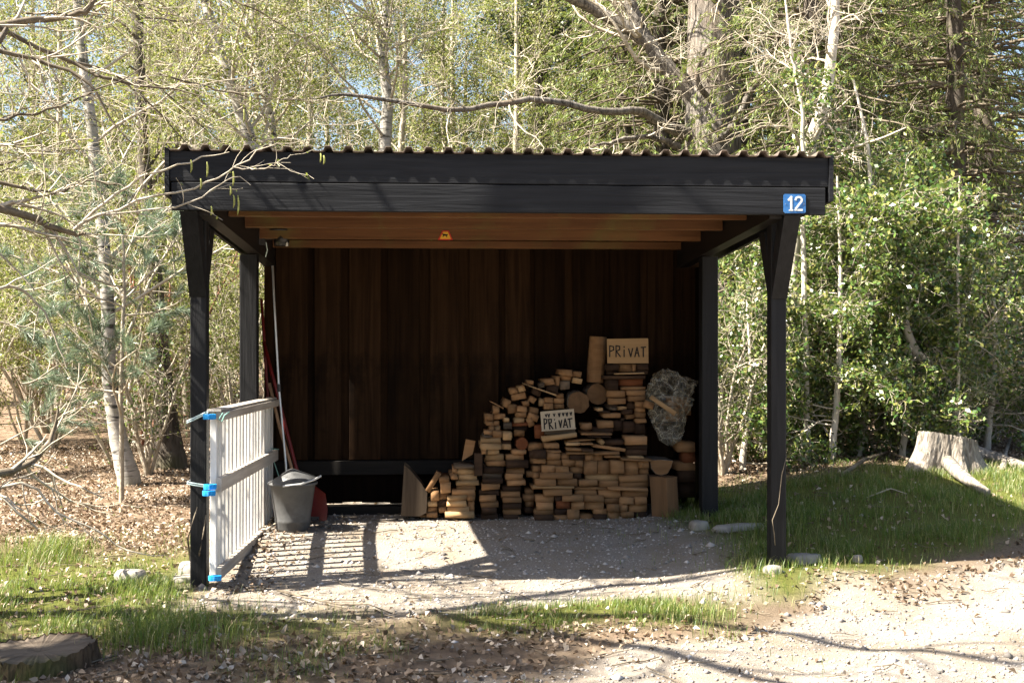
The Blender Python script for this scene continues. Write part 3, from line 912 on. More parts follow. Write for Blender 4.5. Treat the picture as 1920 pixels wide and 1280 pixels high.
B1 = [(240,1030,388,1098,'m'),(395,962,540,1100,'m'),(545,1020,700,1105,'m'),(704,1016,850,1105,'d'),(865,987,1010,1112,'m'),(1018,990,1170,1055,'m'),(1020,1058,1170,1115,'m'),(1178,990,1325,1115,'d'),(20,1030,235,1100,'d'),
      (440,872,590,958,'m'),(600,868,815,958,'m'),(700,958,855,1014,'m'),(865,900,1000,985,'m'),(1005,900,1100,985,'m'),(1110,905,1320,985,'m'),(250,955,388,1025,'d'),(275,862,430,950,'r'),
      (340,795,580,862,'m'),(590,800,820,866,'m'),(825,826,1000,896,'m'),(1010,822,1170,896,'m'),(1185,822,1320,900,'m'),(250,795,335,860,'d'),
      (30,800,240,878,'m'),(35,880,235,963,'m'),(20,965,235,1030,'m'),
      (115,722,450,795,'m'),(485,730,735,795,'m'),(755,735,1010,820,'m'),(1035,742,1325,820,'m'),
      (30,605,270,686,'m'),(285,605,510,686,'m'),(530,622,750,690,'m'),(765,627,995,698,'m'),(1005,635,1330,702,'m'),
      (80,540,460,602,'m'),(605,550,990,622,'l'),(1000,560,1330,632,'m'),(470,545,560,602,'d')]
for r in B1: piece(ZB, *r[:4], 8.95, r[4], where='in the lower brick-like stack at the front')
B2 = [(100,452,252,536,'m'),(262,462,420,536,'m'),(425,466,580,540,'m'),(588,392,742,547,'m'),(748,392,892,547,'m'),(900,392,1058,547,'m'),(1064,402,1220,556,'m'),(1225,402,1340,482,'m'),(1232,485,1335,556,'m'),
      (160,382,330,450,'m'),(338,382,490,460,'m'),(495,392,580,463,'m'),(160,305,312,379,'m'),(325,310,420,379,'m'),(428,300,600,388,'d'),(605,320,700,388,'m'),(700,322,800,388,'m'),(0,370,152,430,'m'),(0,272,150,366,'d'),(0,455,92,522,'m'),(0,530,76,600,'m')]
for r in B2: piece(ZB, *r[:4], 8.97, r[4], where='in the row of square ends above the brick-like stack')
B3 = [(0,690,480,720,'l',0),(488,700,868,728,'m',0),(872,704,1330,738,'m',1),(150,272,322,300,'m',2),(390,302,700,322,'m',1),(560,75,920,98,'m',2),(640,108,900,128,'d',1),(400,152,720,172,'m',-2),(550,192,700,214,'m',1),(700,232,1075,262,'m',9),(560,258,700,290,'d',0),(700,292,1000,318,'m',0),(830,332,1010,358,'m',-1),(1030,372,1390,398,'m',2),(1110,338,1290,366,'l',1),(390,258,700,280,'m',3),(760,150,830,205,'l',40)]
for r in B3: piece(ZB, *r[:4], 8.93, r[4], rot=r[5], where='lying flat across the middle of the woodpile', thin=True)
B4 = [(380,180,550,217,'l'),(135,190,302,252,'m'),(830,150,1050,212,'d'),(1065,112,1322,210,'m'),(1080,258,1325,330,'d'),(1085,212,1325,256,'d')]
for r in B4: piece(ZB, *r[:4], 8.98, r[4], where='among the flat laths in the middle of the woodpile')
o = piece(ZB, 105, 95, 515, 152, 8.9, 'l', -7, where='tilted as a ledge under the white lettered sign')
piece(ZB, 1340, 560, 1560, 690, 9.0, 'd', where='behind the upright split log')
B5 = [(1660,420,1880,510,'m'),(1740,300,1880,418,'r'),(1670,180,1880,298,'m'),(1690,510,1880,640,'d'),(1700,640,1880,820,'d')]
for r in B5: piece(ZB, *r[:4], 9.15, r[4], where='between the plastic bag and the right rear post')
C1 = [(1095,470,1235,540,'m',2),(1242,487,1350,560,'m',8),(1110,540,1225,600,'m',1),(1242,568,1352,636,'l',12),(1085,602,1212,706,'g',-2),(890,575,1020,650,'m',-8),(1030,542,1085,655,'m',3),(925,655,1070,765,'d',4),(830,622,900,690,'g',-5),(690,600,768,648,'m',4),(484,690,580,758,'m',-12),(588,664,672,735,'l',-15),(506,754,680,828,'m',-10),(764,692,868,780,'d',22),(714,792,800,868,'m',30),(640,842,720,910,'m',-4),(836,812,896,905,'l',2),(900,802,1012,862,'m',3),(1050,752,1132,806,'m',0),(1016,812,1136,870,'m',1),(1016,876,1136,938,'m',0),(896,872,1008,946,'m',-3),
      (414,822,492,930,'m',24),(462,884,572,990,'m',-2),(574,906,690,976,'m',0),(722,922,832,1000,'m',10),(702,996,828,1075,'m',22),(285,907,360,992,'m',0),(190,1000,288,1078,'m',1),(292,996,432,1062,'m',0),(552,982,682,1042,'m',0),(410,1048,476,1100,'l',0),(540,1046,662,1104,'l',0),(694,1042,772,1150,'m',-22),(412,1104,512,1182,'g',0),(520,1150,690,1195,'d',0),(540,1200,662,1268,'m',0),(405,1216,516,1290,'l',0),(302,1140,372,1202,'l',0),(246,1142,298,1196,'m',0),(180,1206,288,1262,'m',0),(292,1082,362,1138,'m',0),(206,1082,288,1138,'m',0),(292,1206,402,1270,'d',0),(520,1104,700,1146,'r',0)]
for r in C1: piece(ZC_, *r[:4], 9.12, r[4], rot=r[5], where='in the loose heap on the left shoulder of the woodpile')
piece(ZC_, 640, 696, 1060, 716, 9.06, 'l', 20, where='slanting across the loose heap below the wall', thin=True)
piece(ZC_, 255, 886, 425, 902, 9.08, 'm', 27, where='poking out at the left edge of the loose heap', thin=True)
piece(ZC_, 785, 1130, 930, 1290, 9.05, 'r', 0, where='standing just left of the white lettered sign')
D1 = [(585,397,732,496,'m'),(736,400,792,494,'m'),(440,402,580,480,'d'),(800,402,930,472,'d'),(440,484,580,530,'d'),(800,474,930,530,'d'),(400,540,900,580,'d'),(580,582,870,665,'r'),(440,590,575,715,'d'),(610,668,900,708,'m'),(680,714,896,774,'m'),(690,780,896,846,'m'),(445,720,656,794,'m'),(450,806,666,884,'m'),(565,905,672,948,'l'),(780,852,886,916,'m'),(780,920,902,978,'m'),(780,984,906,1046,'m'),(780,1050,906,1106,'m'),(390,985,602,1048,'m'),(620,940,742,1002,'d'),(660,1006,776,1062,'m'),(320,925,396,962,'l'),(470,915,552,956,'g'),(330,1080,512,1168,'m'),(515,1080,622,1202,'d'),(625,1090,772,1222,'d'),(776,1112,902,1242,'d'),(130,1112,262,1186,'m'),(270,1168,512,1218,'d'),(680,850,778,938,'d'),(450,888,562,912,'d'),(340,964,470,984,'d'),(605,1052,655,1078,'d')]
for r in D1: piece(ZD, *r[:4], 9.1, r[4], where='in the tall stack under the topmost wooden sign')
piece(ZD, 545, 502, 890, 524, 9.05, 'l', -2, where='just under the topmost wooden sign', thin=True)
piece(ZD, 130, 1226, 500, 1250, 9.02, 'm', 1, where='right of the white lettered sign', thin=True)
piece(ZD, 930, 868, 1290, 926, 8.9, 'l', 34, depth=0.05, where='slanting in front of the plastic bag')
piece(ZD, 890, 845, 1000, 935, 8.98, 'm', 20, depth=0.12, where='tipped against the plastic bag')
D2 = [(1180,800,1450,900,'m'),(1180,905,1440,1015,'m'),(1150,1020,1400,1092,'m'),(1000,1096,1250,1180,'d')]
for r in D2: piece(ZD, *r[:4], 9.2, r[4], where='inside the clear plastic bag')
# leaning stick and tilted block on the left
pc0, pc1 = ZA(400, 690), ZA(572, 700)
c = W(*ZA(487, 697), 8.98)
o = mesh_obj('timber_offcut', [(sx * 0.085, sy * 0.12, sz * 0.0195) for sx in (-1, 1) for sy in (0, 1) for sz in (-1, 1)], np.array([(0, 1, 3, 2), (4, 6, 7, 5), (0, 4, 5, 1), (2, 3, 7, 6), (0, 2, 6, 4), (1, 5, 7, 3)]), M['om'])
o.location = c; o.rotation_euler = (0, math.radians(-57), 0)
tag(o, 'pale stick leaning between the wedge-cut log and the low stack', 'offcut')
poly = [ZA(900, 155), ZA(1020, 180), ZA(985, 345), ZA(850, 430)]
pp = [W(*q, 9.1) for q in poly]
c0 = pp[0].copy()
o = MB().prism([(p.x - c0.x, p.z - c0.z) for p in pp], 0.0, 0.03).build('tilted_board', M['om'])
o.location = c0; tag(o, 'slanted-cut flat board tipped against the pale top of the ragged column', 'board')
pa, pb = W(*ZA(1006, 332), 9.0), W(*ZA(1108, 612), 9.0)
o = MB().box((0, 0, 0), (pb.x - pa.x, 0.05, pa.z - pb.z), None, 0.003).build('upright_board', M['od'])
o.location = ((pa.x + pb.x) / 2, 9.0, (pa.z + pb.z) / 2); tag(o, 'short dark board standing upright on the neat pale stack', 'board')

# round logs
def log(name, label, c, r, length, rot, mats=('logend', 'logbark'), k=18, seed=0, squash=1.0, cut=0.0):
    e = empty(name, c, label, 'log')
    e.rotation_euler = rot
    rr = random.Random(seed)
    prof = [1 + rr.uniform(-0.06, 0.06) for _ in range(k)]
    mb = MB(); me = MB()
    ring0, ring1 = [], []
    for q in range(k):
        a_ = 2 * math.pi * q / k
        p = (r * prof[q] * math.cos(a_), r * squash * prof[q] * math.sin(a_))
        top = length / 2 + cut * (p[0] / r)
        ring0.append((p[0], p[1], -length / 2)); ring1.append((p[0] * 0.95, p[1] * 0.95, top))
    mb.v = ring0 + ring1
    mb.f = [(q, (q + 1) % k, k + (q + 1) % k, k + q) for q in range(k)]
    mb.build('bark', M[mats[1]], e)
    for ring, s in ((ring0, -1), (ring1, 1)):
        m2 = MB()
        zc = sum(p[2] for p in ring) / k
        cc = (0, 0, zc + 0.002 * s)
        inner = [(p[0] * 0.5, p[1] * 0.5, zc + (p[2] - zc) * 0.5 + 0.003 * s * rr.random()) for p in ring]
        rim = [(p[0] * 0.985, p[1] * 0.985, p[2] + 0.001 * s) for p in ring]
        m2.v = rim + inner + [cc]
        for q in range(k):
            q2 = (q + 1) % k
            m2.f.append((q, q2, k + q2, k + q)); m2.f.append((k + q, k + q2, 2 * k))
        m2.build('cut_end', M[mats[0]], e)
    return e


H = math.pi / 2
log('round_log', 'large round log with pale cut end resting above the white lettered sign', W(*ZC_(1285, 850), 9.22), 0.092, 0.26, (H, 0, 0), seed=1)
log('round_log', 'darker round log end tucked behind the large pale round log', W(*ZD(290, 750), 9.32), 0.088, 0.28, (H, 0, 0), seed=2)
log('round_log', 'reddish squarish log end in the column of laths', W(*ZA(1588, 192), 9.18), 0.052, 0.3, (H, 0, 0), ('orr', 'orr'), seed=3)
log('standing_log', 'weathered log standing on end beside the topmost wooden sign', W(*ZD(310, 345), 9.28) , 0.072, 0.37, (0, math.radians(4), 0), ('om', 'om'), seed=4)
# wedge-cut log on the left
p0, p1 = W(*ZA(78, 1130), 8.98), W(*ZA(405, 1130), 8.98)
poly = [ZA(78, 1125), ZA(310, 1128), ZA(400, 1085), ZA(412, 830), ZA(330, 705), ZA(185, 530), ZA(120, 480)]
pp = [W(*q, 8.98) for q in poly]; c0 = pp[0].copy()
wl_ = empty('wedge_log', (c0.x, 8.98, c0.z), 'big wedge-cut log standing at the left end of the woodpile', 'log')
MB().prism([(p.x - c0.x, p.z - c0.z) for p in pp], 0.0, 0.22).build('cut_block', M['wedge'], wl_)
# split logs on the right
p0 = W(*ZB(1535, 930), 8.9)
sl_ = empty('split_log', (p0.x, 8.9, hz1(p0.x, 8.9)), 'thick split log standing upright at the right foot of the woodpile', 'log')
k = 12
def splitlog(e, r, h, mat, mat2, lean=0.0):
    mb = MB(); ring = []
    for q in range(k + 1):
        a_ = math.pi * q / k
        ring.append((r * math.cos(a_) * (1 + 0.05 * math.sin(q * 2.1)), r * math.sin(a_)))
    for z_ in (0, h * 0.5, h):
        for x_, y_ in ring: mb.v.append((x_ + lean * z_, y_, z_))
    n_ = k + 1
    for i in range(2):
        for q in range(k): mb.f.append((i * n_ + q, i * n_ + q + 1, (i + 1) * n_ + q + 1, (i + 1) * n_ + q))
    mb.build('bark', mat2, e)
    m2 = MB()
    m2.v = [(r * 1.0, 0, 0), (r * 0.2, -0.05, 0), (-r, 0, 0), (r * 0.98 + lean * h, 0, h * 0.93), (r * 0.2 + lean * h, -0.06, h), (-r + lean * h, 0, h * 0.88)] + [(x_ + lean * h, y_, h) for x_, y_ in ring]
    m2.f = [(0, 1, 4, 3), (1, 2, 5, 4), tuple([3, 4, 5] + list(range(6 + k, 5, -1)))]
    m2.build('split_face', mat, e)
splitlog(sl_, 0.105, 0.31, M['logend'], M['logbark'], -0.05)
sl_.rotation_euler = (0, 0, math.radians(-12))
# half round lying log end
poly = [ZB(1350, 385), ZB(1480, 380), ZB(1622, 392), ZB(1600, 470), ZB(1560, 540), ZB(1490, 565), ZB(1420, 545), ZB(1370, 480)]
pp = [W(*q, 8.97) for q in poly]; c0 = pp[0].copy()
hl = empty('half_log', (c0.x, 8.97, c0.z), 'half-round log lying with its cut end out above the upright split log', 'log')
MB().prism([(p.x - c0.x, p.z - c0.z) for p in pp], 0.0, 0.3).build('bark', M['logbark'], hl)
MB().prism([((p.x - c0.x) * 0.97 + 0.003, (p.z - c0.z) * 0.96 - 0.002) for p in pp], -0.004, 0.02).build('cut_end', M['om'], hl)

# ---- signs
def letters(mb, word, x0, x1, z0, z1, w, y, jit=0.0):
    G = {'P': [[(0, 0), (0, 1), (.62, .92), (.66, .62), (.05, .48)]],
         'R': [[(0, 0), (0, 1), (.6, .95), (.62, .65), (.05, .5), (.72, 0)]],
         'i': [[(.3, 0), (.3, .62)], [(.3, .86), (.31, .93)]],
         'V': [[(0, .72), (.36, 0), (.68, .75)]],
         'A': [[(0, 0), (.36, .85), (.7, 0)], [(.15, .32), (.55, .30)]],
         'T': [[(.36, 0), (.36, .85)], [(0, .85), (.75, .88)]]}
    n_ = len(word); cw = (x1 - x0) / n_
    rr = random.Random(5)
    for i, ch in enumerate(word):
        for s in G[ch]:
            pts = [(x0 + i * cw + px * cw * 0.95 + rr.uniform(-jit, jit), z0 + pz * (z1 - z0) + rr.uniform(-jit, jit)) for px, pz in s]
            ribbon(mb, pts, w, y - 0.0008 * i)


pa, pb = W(1139, 634, 9.04), W(1216, 681, 9.04)
sw, shh = pb.x - pa.x, pa.z - pb.z
s1 = empty('private_sign', ((pa.x + pb.x) / 2, 9.04, pb.z), 'plain wooden board with black hand-lettered PRIVAT on top of the woodpile', 'sign')
bd1 = MB().prism([(-sw / 2, 0), (sw / 2, 0.001), (sw / 2 - 0.003, shh), (-sw / 2 - 0.003, shh - 0.005)], 0, 0.02).build('board', M['signwood'], s1)
mb = MB(); letters(mb, 'PRiVAT', -sw * 0.445, sw * 0.47, shh * 0.27, shh * 0.70, 0.0095, -0.001)
mb.build('lettering', M['ink'], bd1)
pa, pb = W(1016, 768, 8.93), W(1079, 805, 8.93)
sw, shh = pb.x - pa.x, pa.z - pb.z
s2 = empty('private_sign', ((pa.x + pb.x) / 2, 8.93, pb.z - 0.002), 'smaller off-white board with smudged hand-lettered PRIVAT in the middle of the woodpile', 'sign', None, (math.radians(-6), math.radians(-4), 0))
bd2 = MB().prism([(-sw / 2, 0), (sw / 2, 0), (sw / 2, shh), (-sw / 2, shh - 0.003)], 0, 0.015).build('board', M['signwhite'], s2)
mb = MB(); letters(mb, 'PRiVAT', -sw * 0.42, sw * 0.45, shh * 0.10, shh * 0.58, 0.010, -0.001, 0.004)
mb.build('lettering', M['ink'], bd2)
mb = MB()
for i, x_ in enumerate((-0.34, -0.26, -0.10, 0.05, 0.17, 0.28, 0.40)):
    xx_ = x_ * sw
    ribbon(mb, [(xx_ - 0.006, shh * 0.82), (xx_, shh * (0.70 - 0.03 * (i % 2))), (xx_ + 0.007, shh * 0.83)], 0.008 + 0.002 * (i > 2), -0.001 - 0.0002 * i)
mb.build('brush_marks', M['ink'], bd2)
centred('lower_edge', (0, -0.004, 0.002), (sw * 1.02, 0.022, 0.008), M['signwhite'], s2, 0.0)
p = W(1050, 808, 8.99)
tag(centred('paper_bundle', (p.x, 9.02, p.z), (0.235, 0.1, 0.05), M['og'], None, 0.003), 'flat grey bundle of thin sheets below the white lettered sign', 'bundle')

# ---- clear plastic bag
bagc = W(1252, 765, 9.1)
nth, nph = 46, 64
th = np.linspace(0, math.pi, nth); phv = np.linspace(0, 2 * math.pi, nph, endpoint=False)
TH, PH = np.meshgrid(th, phv, indexing='ij')
zc = np.cos(TH)
prof = np.interp(zc, [-1, -0.9, -0.5, -0.1, 0.2, 0.45, 0.7, 0.9, 1.0], [0.02, 0.07, 0.105, 0.14, 0.165, 0.15, 0.10, 0.07, 0.01])
cx_, cy_ = np.cos(PH), np.sin(PH)
rid = lambda a_, b_, sd_: 1 - 2 * np.abs(vnoise(a_, b_, sd_) - 0.5)
n_ = 0.4 * rid(cx_ * 3 + zc * 4, cy_ * 3 - zc * 3, 5) + 0.35 * rid(cx_ * 6 - zc * 7, cy_ * 6 + zc * 6, 6) + 0.25 * rid(cx_ * 11 + zc * 12, cy_ * 11 - zc * 9, 7)
ear = np.exp(-((zc - 0.62) / 0.22) ** 2) * np.clip(cx_, 0, 1) ** 3 * 0.10
rr_ = prof * (0.52 + 0.85 * n_) + ear
vs = np.stack([rr_ * cx_ * 1.05 - 0.02 * zc, rr_ * cy_ * 0.7, zc * 0.30 + 0.04 * (n_ - 0.5) + 0.25 * ear], -1).reshape(-1, 3)
fs = []
for i in range(nth - 1):
    for j_ in range(nph):
        a_ = i * nph + j_; b_ = i * nph + (j_ + 1) % nph
        fs.append((a_, a_ + nph, b_ + nph, b_))
o = mesh_obj('plastic_bag', vs, np.array(fs), M['bag'], None, False)
o.location = bagc
tag(o, 'crumpled clear plastic bag of firewood beside the right rear post', 'bag')

# ------------------------------------------------------------------ stones, blocks, stumps
def rock(name, label, c, s, mat='concrete', seed=0, rz=0.0, cat='stone', box=0.6):
    vs = []; nu, nv = 14, 9
    for i in range(nv):
        t_ = math.pi * i / (nv - 1)
        for j_ in range(nu):
            f_ = 2 * math.pi * j_ / nu
            d = Vector((math.sin(t_) * math.cos(f_), math.sin(t_) * math.sin(f_), math.cos(t_)))
            m_ = max(abs(d.x), abs(d.y), abs(d.z))
            d = d * ((1 - box) + box / m_)
            n_ = float(fbm(np.array([d.x * 2 + seed * 7]), np.array([d.y * 2 + d.z * 3]), seed)[0]) - 0.5
            d = d * (1 + 0.28 * n_)
            vs.append((d.x * s[0] / 2, d.y * s[1] / 2, d.z * s[2] / 2))
    fs = []
    for i in range(nv - 1):
        for j_ in range(nu):
            a_ = i * nu + j_; b_ = i * nu + (j_ + 1) % nu
            fs.append((a_, a_ + nu, b_ + nu, b_))
    o = mesh_obj(name, vs, np.array(fs), M[mat])
    o.location = c; o.rotation_euler = (0, 0, rz)
    return tag(o, label, cat)


def gpt(px, py):
    """ground point seen at a picture position"""
    lo, hi = 3.0, 40.0
    for _ in range(50):
        mid = (lo + hi) / 2
        p = W(px, py, mid)
        if p.z > hz1(p.x, mid): lo = mid
        else: hi = mid
    p = W(px, py, lo)
    return Vector((p.x, p.y, hz1(p.x, p.y)))


for i, (px, py, s, lab) in enumerate(((372, 1072, (0.26, 0.24, 0.12), 'concrete footing at the foot of the left front post'),
                                       (352, 1088, (0.19, 0.12, 0.06), 'flat pale stone lying before the left front post footing'),
                                       (245, 1083, (0.20, 0.13, 0.09), 'pale squared stone in the sunlit grass left of the carport'),
                                       (1508, 1052, (0.24, 0.15, 0.09), 'pale concrete slab in the grass right of the right front post'),
                                       (1448, 1072, (0.12, 0.10, 0.07), 'small stone against the foot of the right front post'),
                                       (1608, 1052, (0.07, 0.06, 0.07), 'small brown stone in the grass by the concrete slab'),
                                       (1385, 992, (0.42, 0.12, 0.07), 'low grey stone edging along the right side of the gravel floor'),
                                       (1310, 990, (0.14, 0.14, 0.10), 'small block at the foot of the right rear post'))):
    g_ = gpt(px, py)
    rock('stone', lab, (g_.x, g_.y, g_.z + s[2] * 0.08), s, 'concrete', i + 1, [0.1, 0.4, -0.2, 0.05, 0.3, 0.9, 0.25, 0.1][i])


def stump(name, label, c, r, h, bark, top, seed, flare=1.5, jag=0.02, tilt=(0, 0), k=40, la=1.0):
    e = empty(name, c, label, 'stump')
    rr = random.Random(seed)
    ph_ = [rr.uniform(0, 6.28) for _ in range(4)]
    lob = lambda a_: 1 + la * (0.10 * math.sin(2 * a_ + ph_[0]) + 0.09 * math.sin(3 * a_ + ph_[1]) + 0.06 * math.sin(5 * a_ + ph_[2]) + 0.035 * math.sin(11 * a_ + ph_[3]))
    mb = MB(); nl = 9
    for i in range(nl):
        t_ = i / (nl - 1)
        f_ = 1 + (flare - 1) * (1 - t_) ** 2.2
        for q in range(k):
            a_ = 2 * math.pi * q / k
            lb = 1 + (lob(a_) - 1) * (1.7 - t_) + 0.010 * math.sin(19 * a_ + 2 * math.sin(3 * t_ + a_)) + 0.008 * math.sin(31 * a_ + 4 * t_)
            x_, y_ = r * f_ * lb * math.cos(a_), r * f_ * lb * math.sin(a_)
            z_ = -0.12 + (h + 0.12) * t_ + (tilt[0] * x_ + tilt[1] * y_) * t_ + (rr.uniform(-jag, jag) if i == nl - 1 else 0)
            mb.v.append((x_ * (1 + rr.uniform(-.02, .02)), y_ * (1 + rr.uniform(-.02, .02)), z_))
    for i in range(nl - 1):
        for q in range(k):
            a_, b_ = i * k + q, i * k + (q + 1) % k
            mb.f.append((a_, b_, b_ + k, a_ + k))
    top_ring = mb.v[-k:]
    mb.build('bark', M[bark], e)
    m2 = MB()
    rings = [[(p[0] * s_, p[1] * s_, h + (p[2] - h - 0.004) * s_ ** 3 - 0.012 * (1 - s_)) for p in top_ring] for s_ in (0.97, 0.75, 0.5, 0.25)]
    for rg in rings: m2.v += rg
    m2.v.append((0, 0, h - 0.02))
    for i in range(3):
        for q in range(k):
            a_, b_ = i * k + q, i * k + (q + 1) % k
            m2.f.append((a_, b_, b_ + k, a_ + k))
    for q in range(k): m2.f.append((3 * k + q, 3 * k + (q + 1) % k, 4 * k))
    m2.build('cut_top', M[top], e)
    return e


p = W(1772, 880, 9.9)
stump('tree_stump', 'large weathered pale stump on the grass bank right of the carport', (p.x, 9.9, hz1(p.x, 9.9)), 0.225, 0.30, 'stumpbark', 'stumptop', 3, 1.7, 0.006, (-0.18, -0.12), 96, 1.25)
p = gpt(85, 1262)
stump('tree_stump', 'low rotten mossy stump in the shaded foreground leaf litter', (p.x - 0.06, p.y + 0.10, p.z - 0.03), 0.215, 0.12, 'stumpold', 'oldtop', 8, 1.2, 0.010, (0.05, 0.08), 96, 0.9)
# root and branch on the bank beside the big stump
def stick(name, label, pts, r0, r1, mat='twigdark', cat='branch', k=7):
    n_ = len(pts)
    o = MB().tube(pts, [r0 + (r1 - r0) * i / (n_ - 1) for i in range(n_)], k).build(name, M[mat], None, True)
    return tag(o, label, cat)


gp = lambda px, py, dz=0.02: gpt(px, py) + Vector((0, 0, dz))
stick('fallen_log', 'broken pale log lying at the foot of the large weathered stump', [gp(1770, 880, 0.1), gp(1795, 900, 0.07), gp(1820, 915, 0.05), gp(1850, 930, 0.03)], 0.065, 0.035, 'stumpbark', 'log', 10)
stick('root', 'pale root running right from the large weathered stump', [gp(1800, 872, 0.14), gp(1850, 868, 0.07), gp(1905, 876, 0.03), gp(1950, 884, 0.0)], 0.09, 0.03, 'stumpbark', 'root', 9)
stick('broken_branch', 'forked pale stub sticking out of the litter right of the stump', [gp(1880, 880, 0.0), gp(1885, 858, 0.05), gp(1895, 838, 0.1)], 0.03, 0.012, 'stumpbark')
stick('fallen_branch', 'arched dark dead branch on the bank left of the large stump', [gp(1578, 895), gp(1620, 872, 0.05), gp(1665, 862, 0.08), gp(1710, 872, 0.04)], 0.022, 0.012)
stick('fallen_branch', 'thin bent twig lying in the shaded grass of the bank', [gp(1630, 935), gp(1670, 925, 0.04), gp(1700, 930, 0.02)], 0.006, 0.004, 'twig')
stick('fallen_branch', 'thin fallen twig on the litter before the gravel floor', [gp(520, 1112), gp(575, 1130, 0.03), gp(640, 1140, 0.02), gp(690, 1142, 0.03), gp(735, 1156)], 0.006, 0.003)
stick('fallen_branch', 'pale broken stick at the far foot of the white gate', [gp(500, 1000, 0.03), gp(520, 992, 0.05), gp(537, 988, 0.06)], 0.009, 0.006, 'twig')
stick('dead_stem', 'wiry brown dead stem against the left front post', [gp(358, 1062), W(352, 1010, 7.0), W(362, 975, 7.05), W(370, 950, 7.08)], 0.007, 0.003, 'twigdark', 'stem')
stick('dead_stem', 'second wiry brown dead stem curling up the left front post', [gp(372, 1064), W(374, 1035, 7.02), W(381, 1000, 7.05), W(386, 965, 7.1)], 0.007, 0.003, 'twigdark', 'stem')
stick('dead_stem', 'thin pale bramble stem climbing the right front post', [gp(1455, 1058), W(1452, 1000, 7.1), W(1448, 975, 7.1), W(1460, 945, 7.1), W(1466, 890, 7.1), W(1476, 850, 7.1)], 0.0035, 0.002, 'twigdark', 'stem')

# ------------------------------------------------------------------ vegetation tools
def unit(v): return v / np.maximum(np.linalg.norm(v, axis=-1, keepdims=True), 1e-9)


def tubes(P, R, k):
    """P (M,n,3), R (M,n) -> verts, quads"""
    Mn, n, _ = P.shape
    T = np.empty_like(P)
    T[:, 1:-1] = P[:, 2:] - P[:, :-2]; T[:, 0] = P[:, 1] - P[:, 0]; T[:, -1] = P[:, -1] - P[:, -2]
    T = unit(T)
    ref = np.where(np.abs(T[:, :1, 2:3]) < 0.85, np.array([0, 0, 1.0]), np.array([1.0, 0, 0]))
    U = unit(np.cross(T, np.broadcast_to(ref, T.shape)))
    Wv = np.cross(U, T)
    an = np.arange(k) * 2 * np.pi / k
    V_ = (P[:, :, None, :] + (U[:, :, None, :] * np.cos(an)[:, None] + Wv[:, :, None, :] * np.sin(an)[:, None]) * R[:, :, None, None])
    idx = np.arange(Mn * n * k).reshape(Mn, n, k)
    a_ = idx[:, :-1, :]; b_ = np.roll(idx, -1, 2)[:, :-1, :]; c_ = np.roll(idx, -1, 2)[:, 1:, :]; d_ = idx[:, 1:, :]
    Fq = np.stack([a_, b_, c_, d_], -1).reshape(-1, 4)
    return V_.reshape(-1, 3), Fq


def cat(lst):
    vs, fs, o = [], [], 0
    for v_, f_ in lst:
        vs.append(v_); fs.append(f_ + o); o += len(v_)
    return np.concatenate(vs), np.concatenate(fs)


def spawn(P, R, c_, L, ang, n, tr=(0.25, 1.0), rr=0.55, up=0.0, wob=0.22, rmin=0.0025, taper=0.25, shrink=0.4, flat=0.0, rmax=9.0):
    Mn, n0, _ = P.shape
    i0 = np.repeat(np.arange(Mn), c_)
    N = len(i0)
    t_ = rng.uniform(tr[0], tr[1], N)
    s_ = np.clip(t_, 0, 0.9999) * (n0 - 1)
    k_ = np.minimum(s_.astype(int), n0 - 2); fr_ = (s_ - k_)[:, None]
    A, B = P[i0, k_], P[i0, k_ + 1]
    base = A * (1 - fr_) + B * fr_
    tan = unit(B - A)
    rad = R[i0, k_] * (1 - fr_[:, 0]) + R[i0, k_ + 1] * fr_[:, 0]
    pr = rng.normal(size=(N, 3))
    pr[:, 2] *= (1 - flat)
    pr = unit(pr - (pr * tan).sum(1, keepdims=True) * tan)
    a_ = np.radians(ang) * rng.uniform(0.7, 1.25, N)[:, None]
    d = unit(np.cos(a_) * tan + np.sin(a_) * pr)
    ln = L * rng.uniform(0.55, 1.2, N) * (1 - shrink * (t_ - tr[0]) / max(tr[1] - tr[0], 1e-6))
    out = np.empty((N, n, 3)); out[:, 0] = base
    for q in range(1, n):
        d = d + rng.normal(size=(N, 3)) * wob
        d[:, 2] += up
        d = unit(d)
        out[:, q] = out[:, q - 1] + d * (ln / (n - 1))[:, None]
    r0 = np.clip(rad * rr, rmin, rmax)
    Rn = r0[:, None] * np.linspace(1, taper, n)[None]
    return out, np.maximum(Rn, rmin * 0.6)


def smooth_path(pts, rad, n=28, wob=0.0):
    pts = np.array([tuple(p) for p in pts], float); rad = np.array(rad, float)
    m_ = len(pts)
    t_ = np.linspace(0, m_ - 1, n)
    ex = np.concatenate([[2 * pts[0] - pts[1]], pts, [2 * pts[-1] - pts[-2]]])
    i = np.minimum(t_.astype(int), m_ - 2); f_ = (t_ - i)[:, None]
    p0, p1, p2, p3 = ex[i], ex[i + 1], ex[i + 2], ex[i + 3]
    out = 0.5 * ((2 * p1) + (-p0 + p2) * f_ + (2 * p0 - 5 * p1 + 4 * p2 - p3) * f_ ** 2 + (-p0 + 3 * p1 - 3 * p2 + p3) * f_ ** 3)
    out[1:-1] += rng.normal(size=(n - 2, 3)) * wob
    return out[None], np.interp(t_, np.arange(m_), rad)[None]


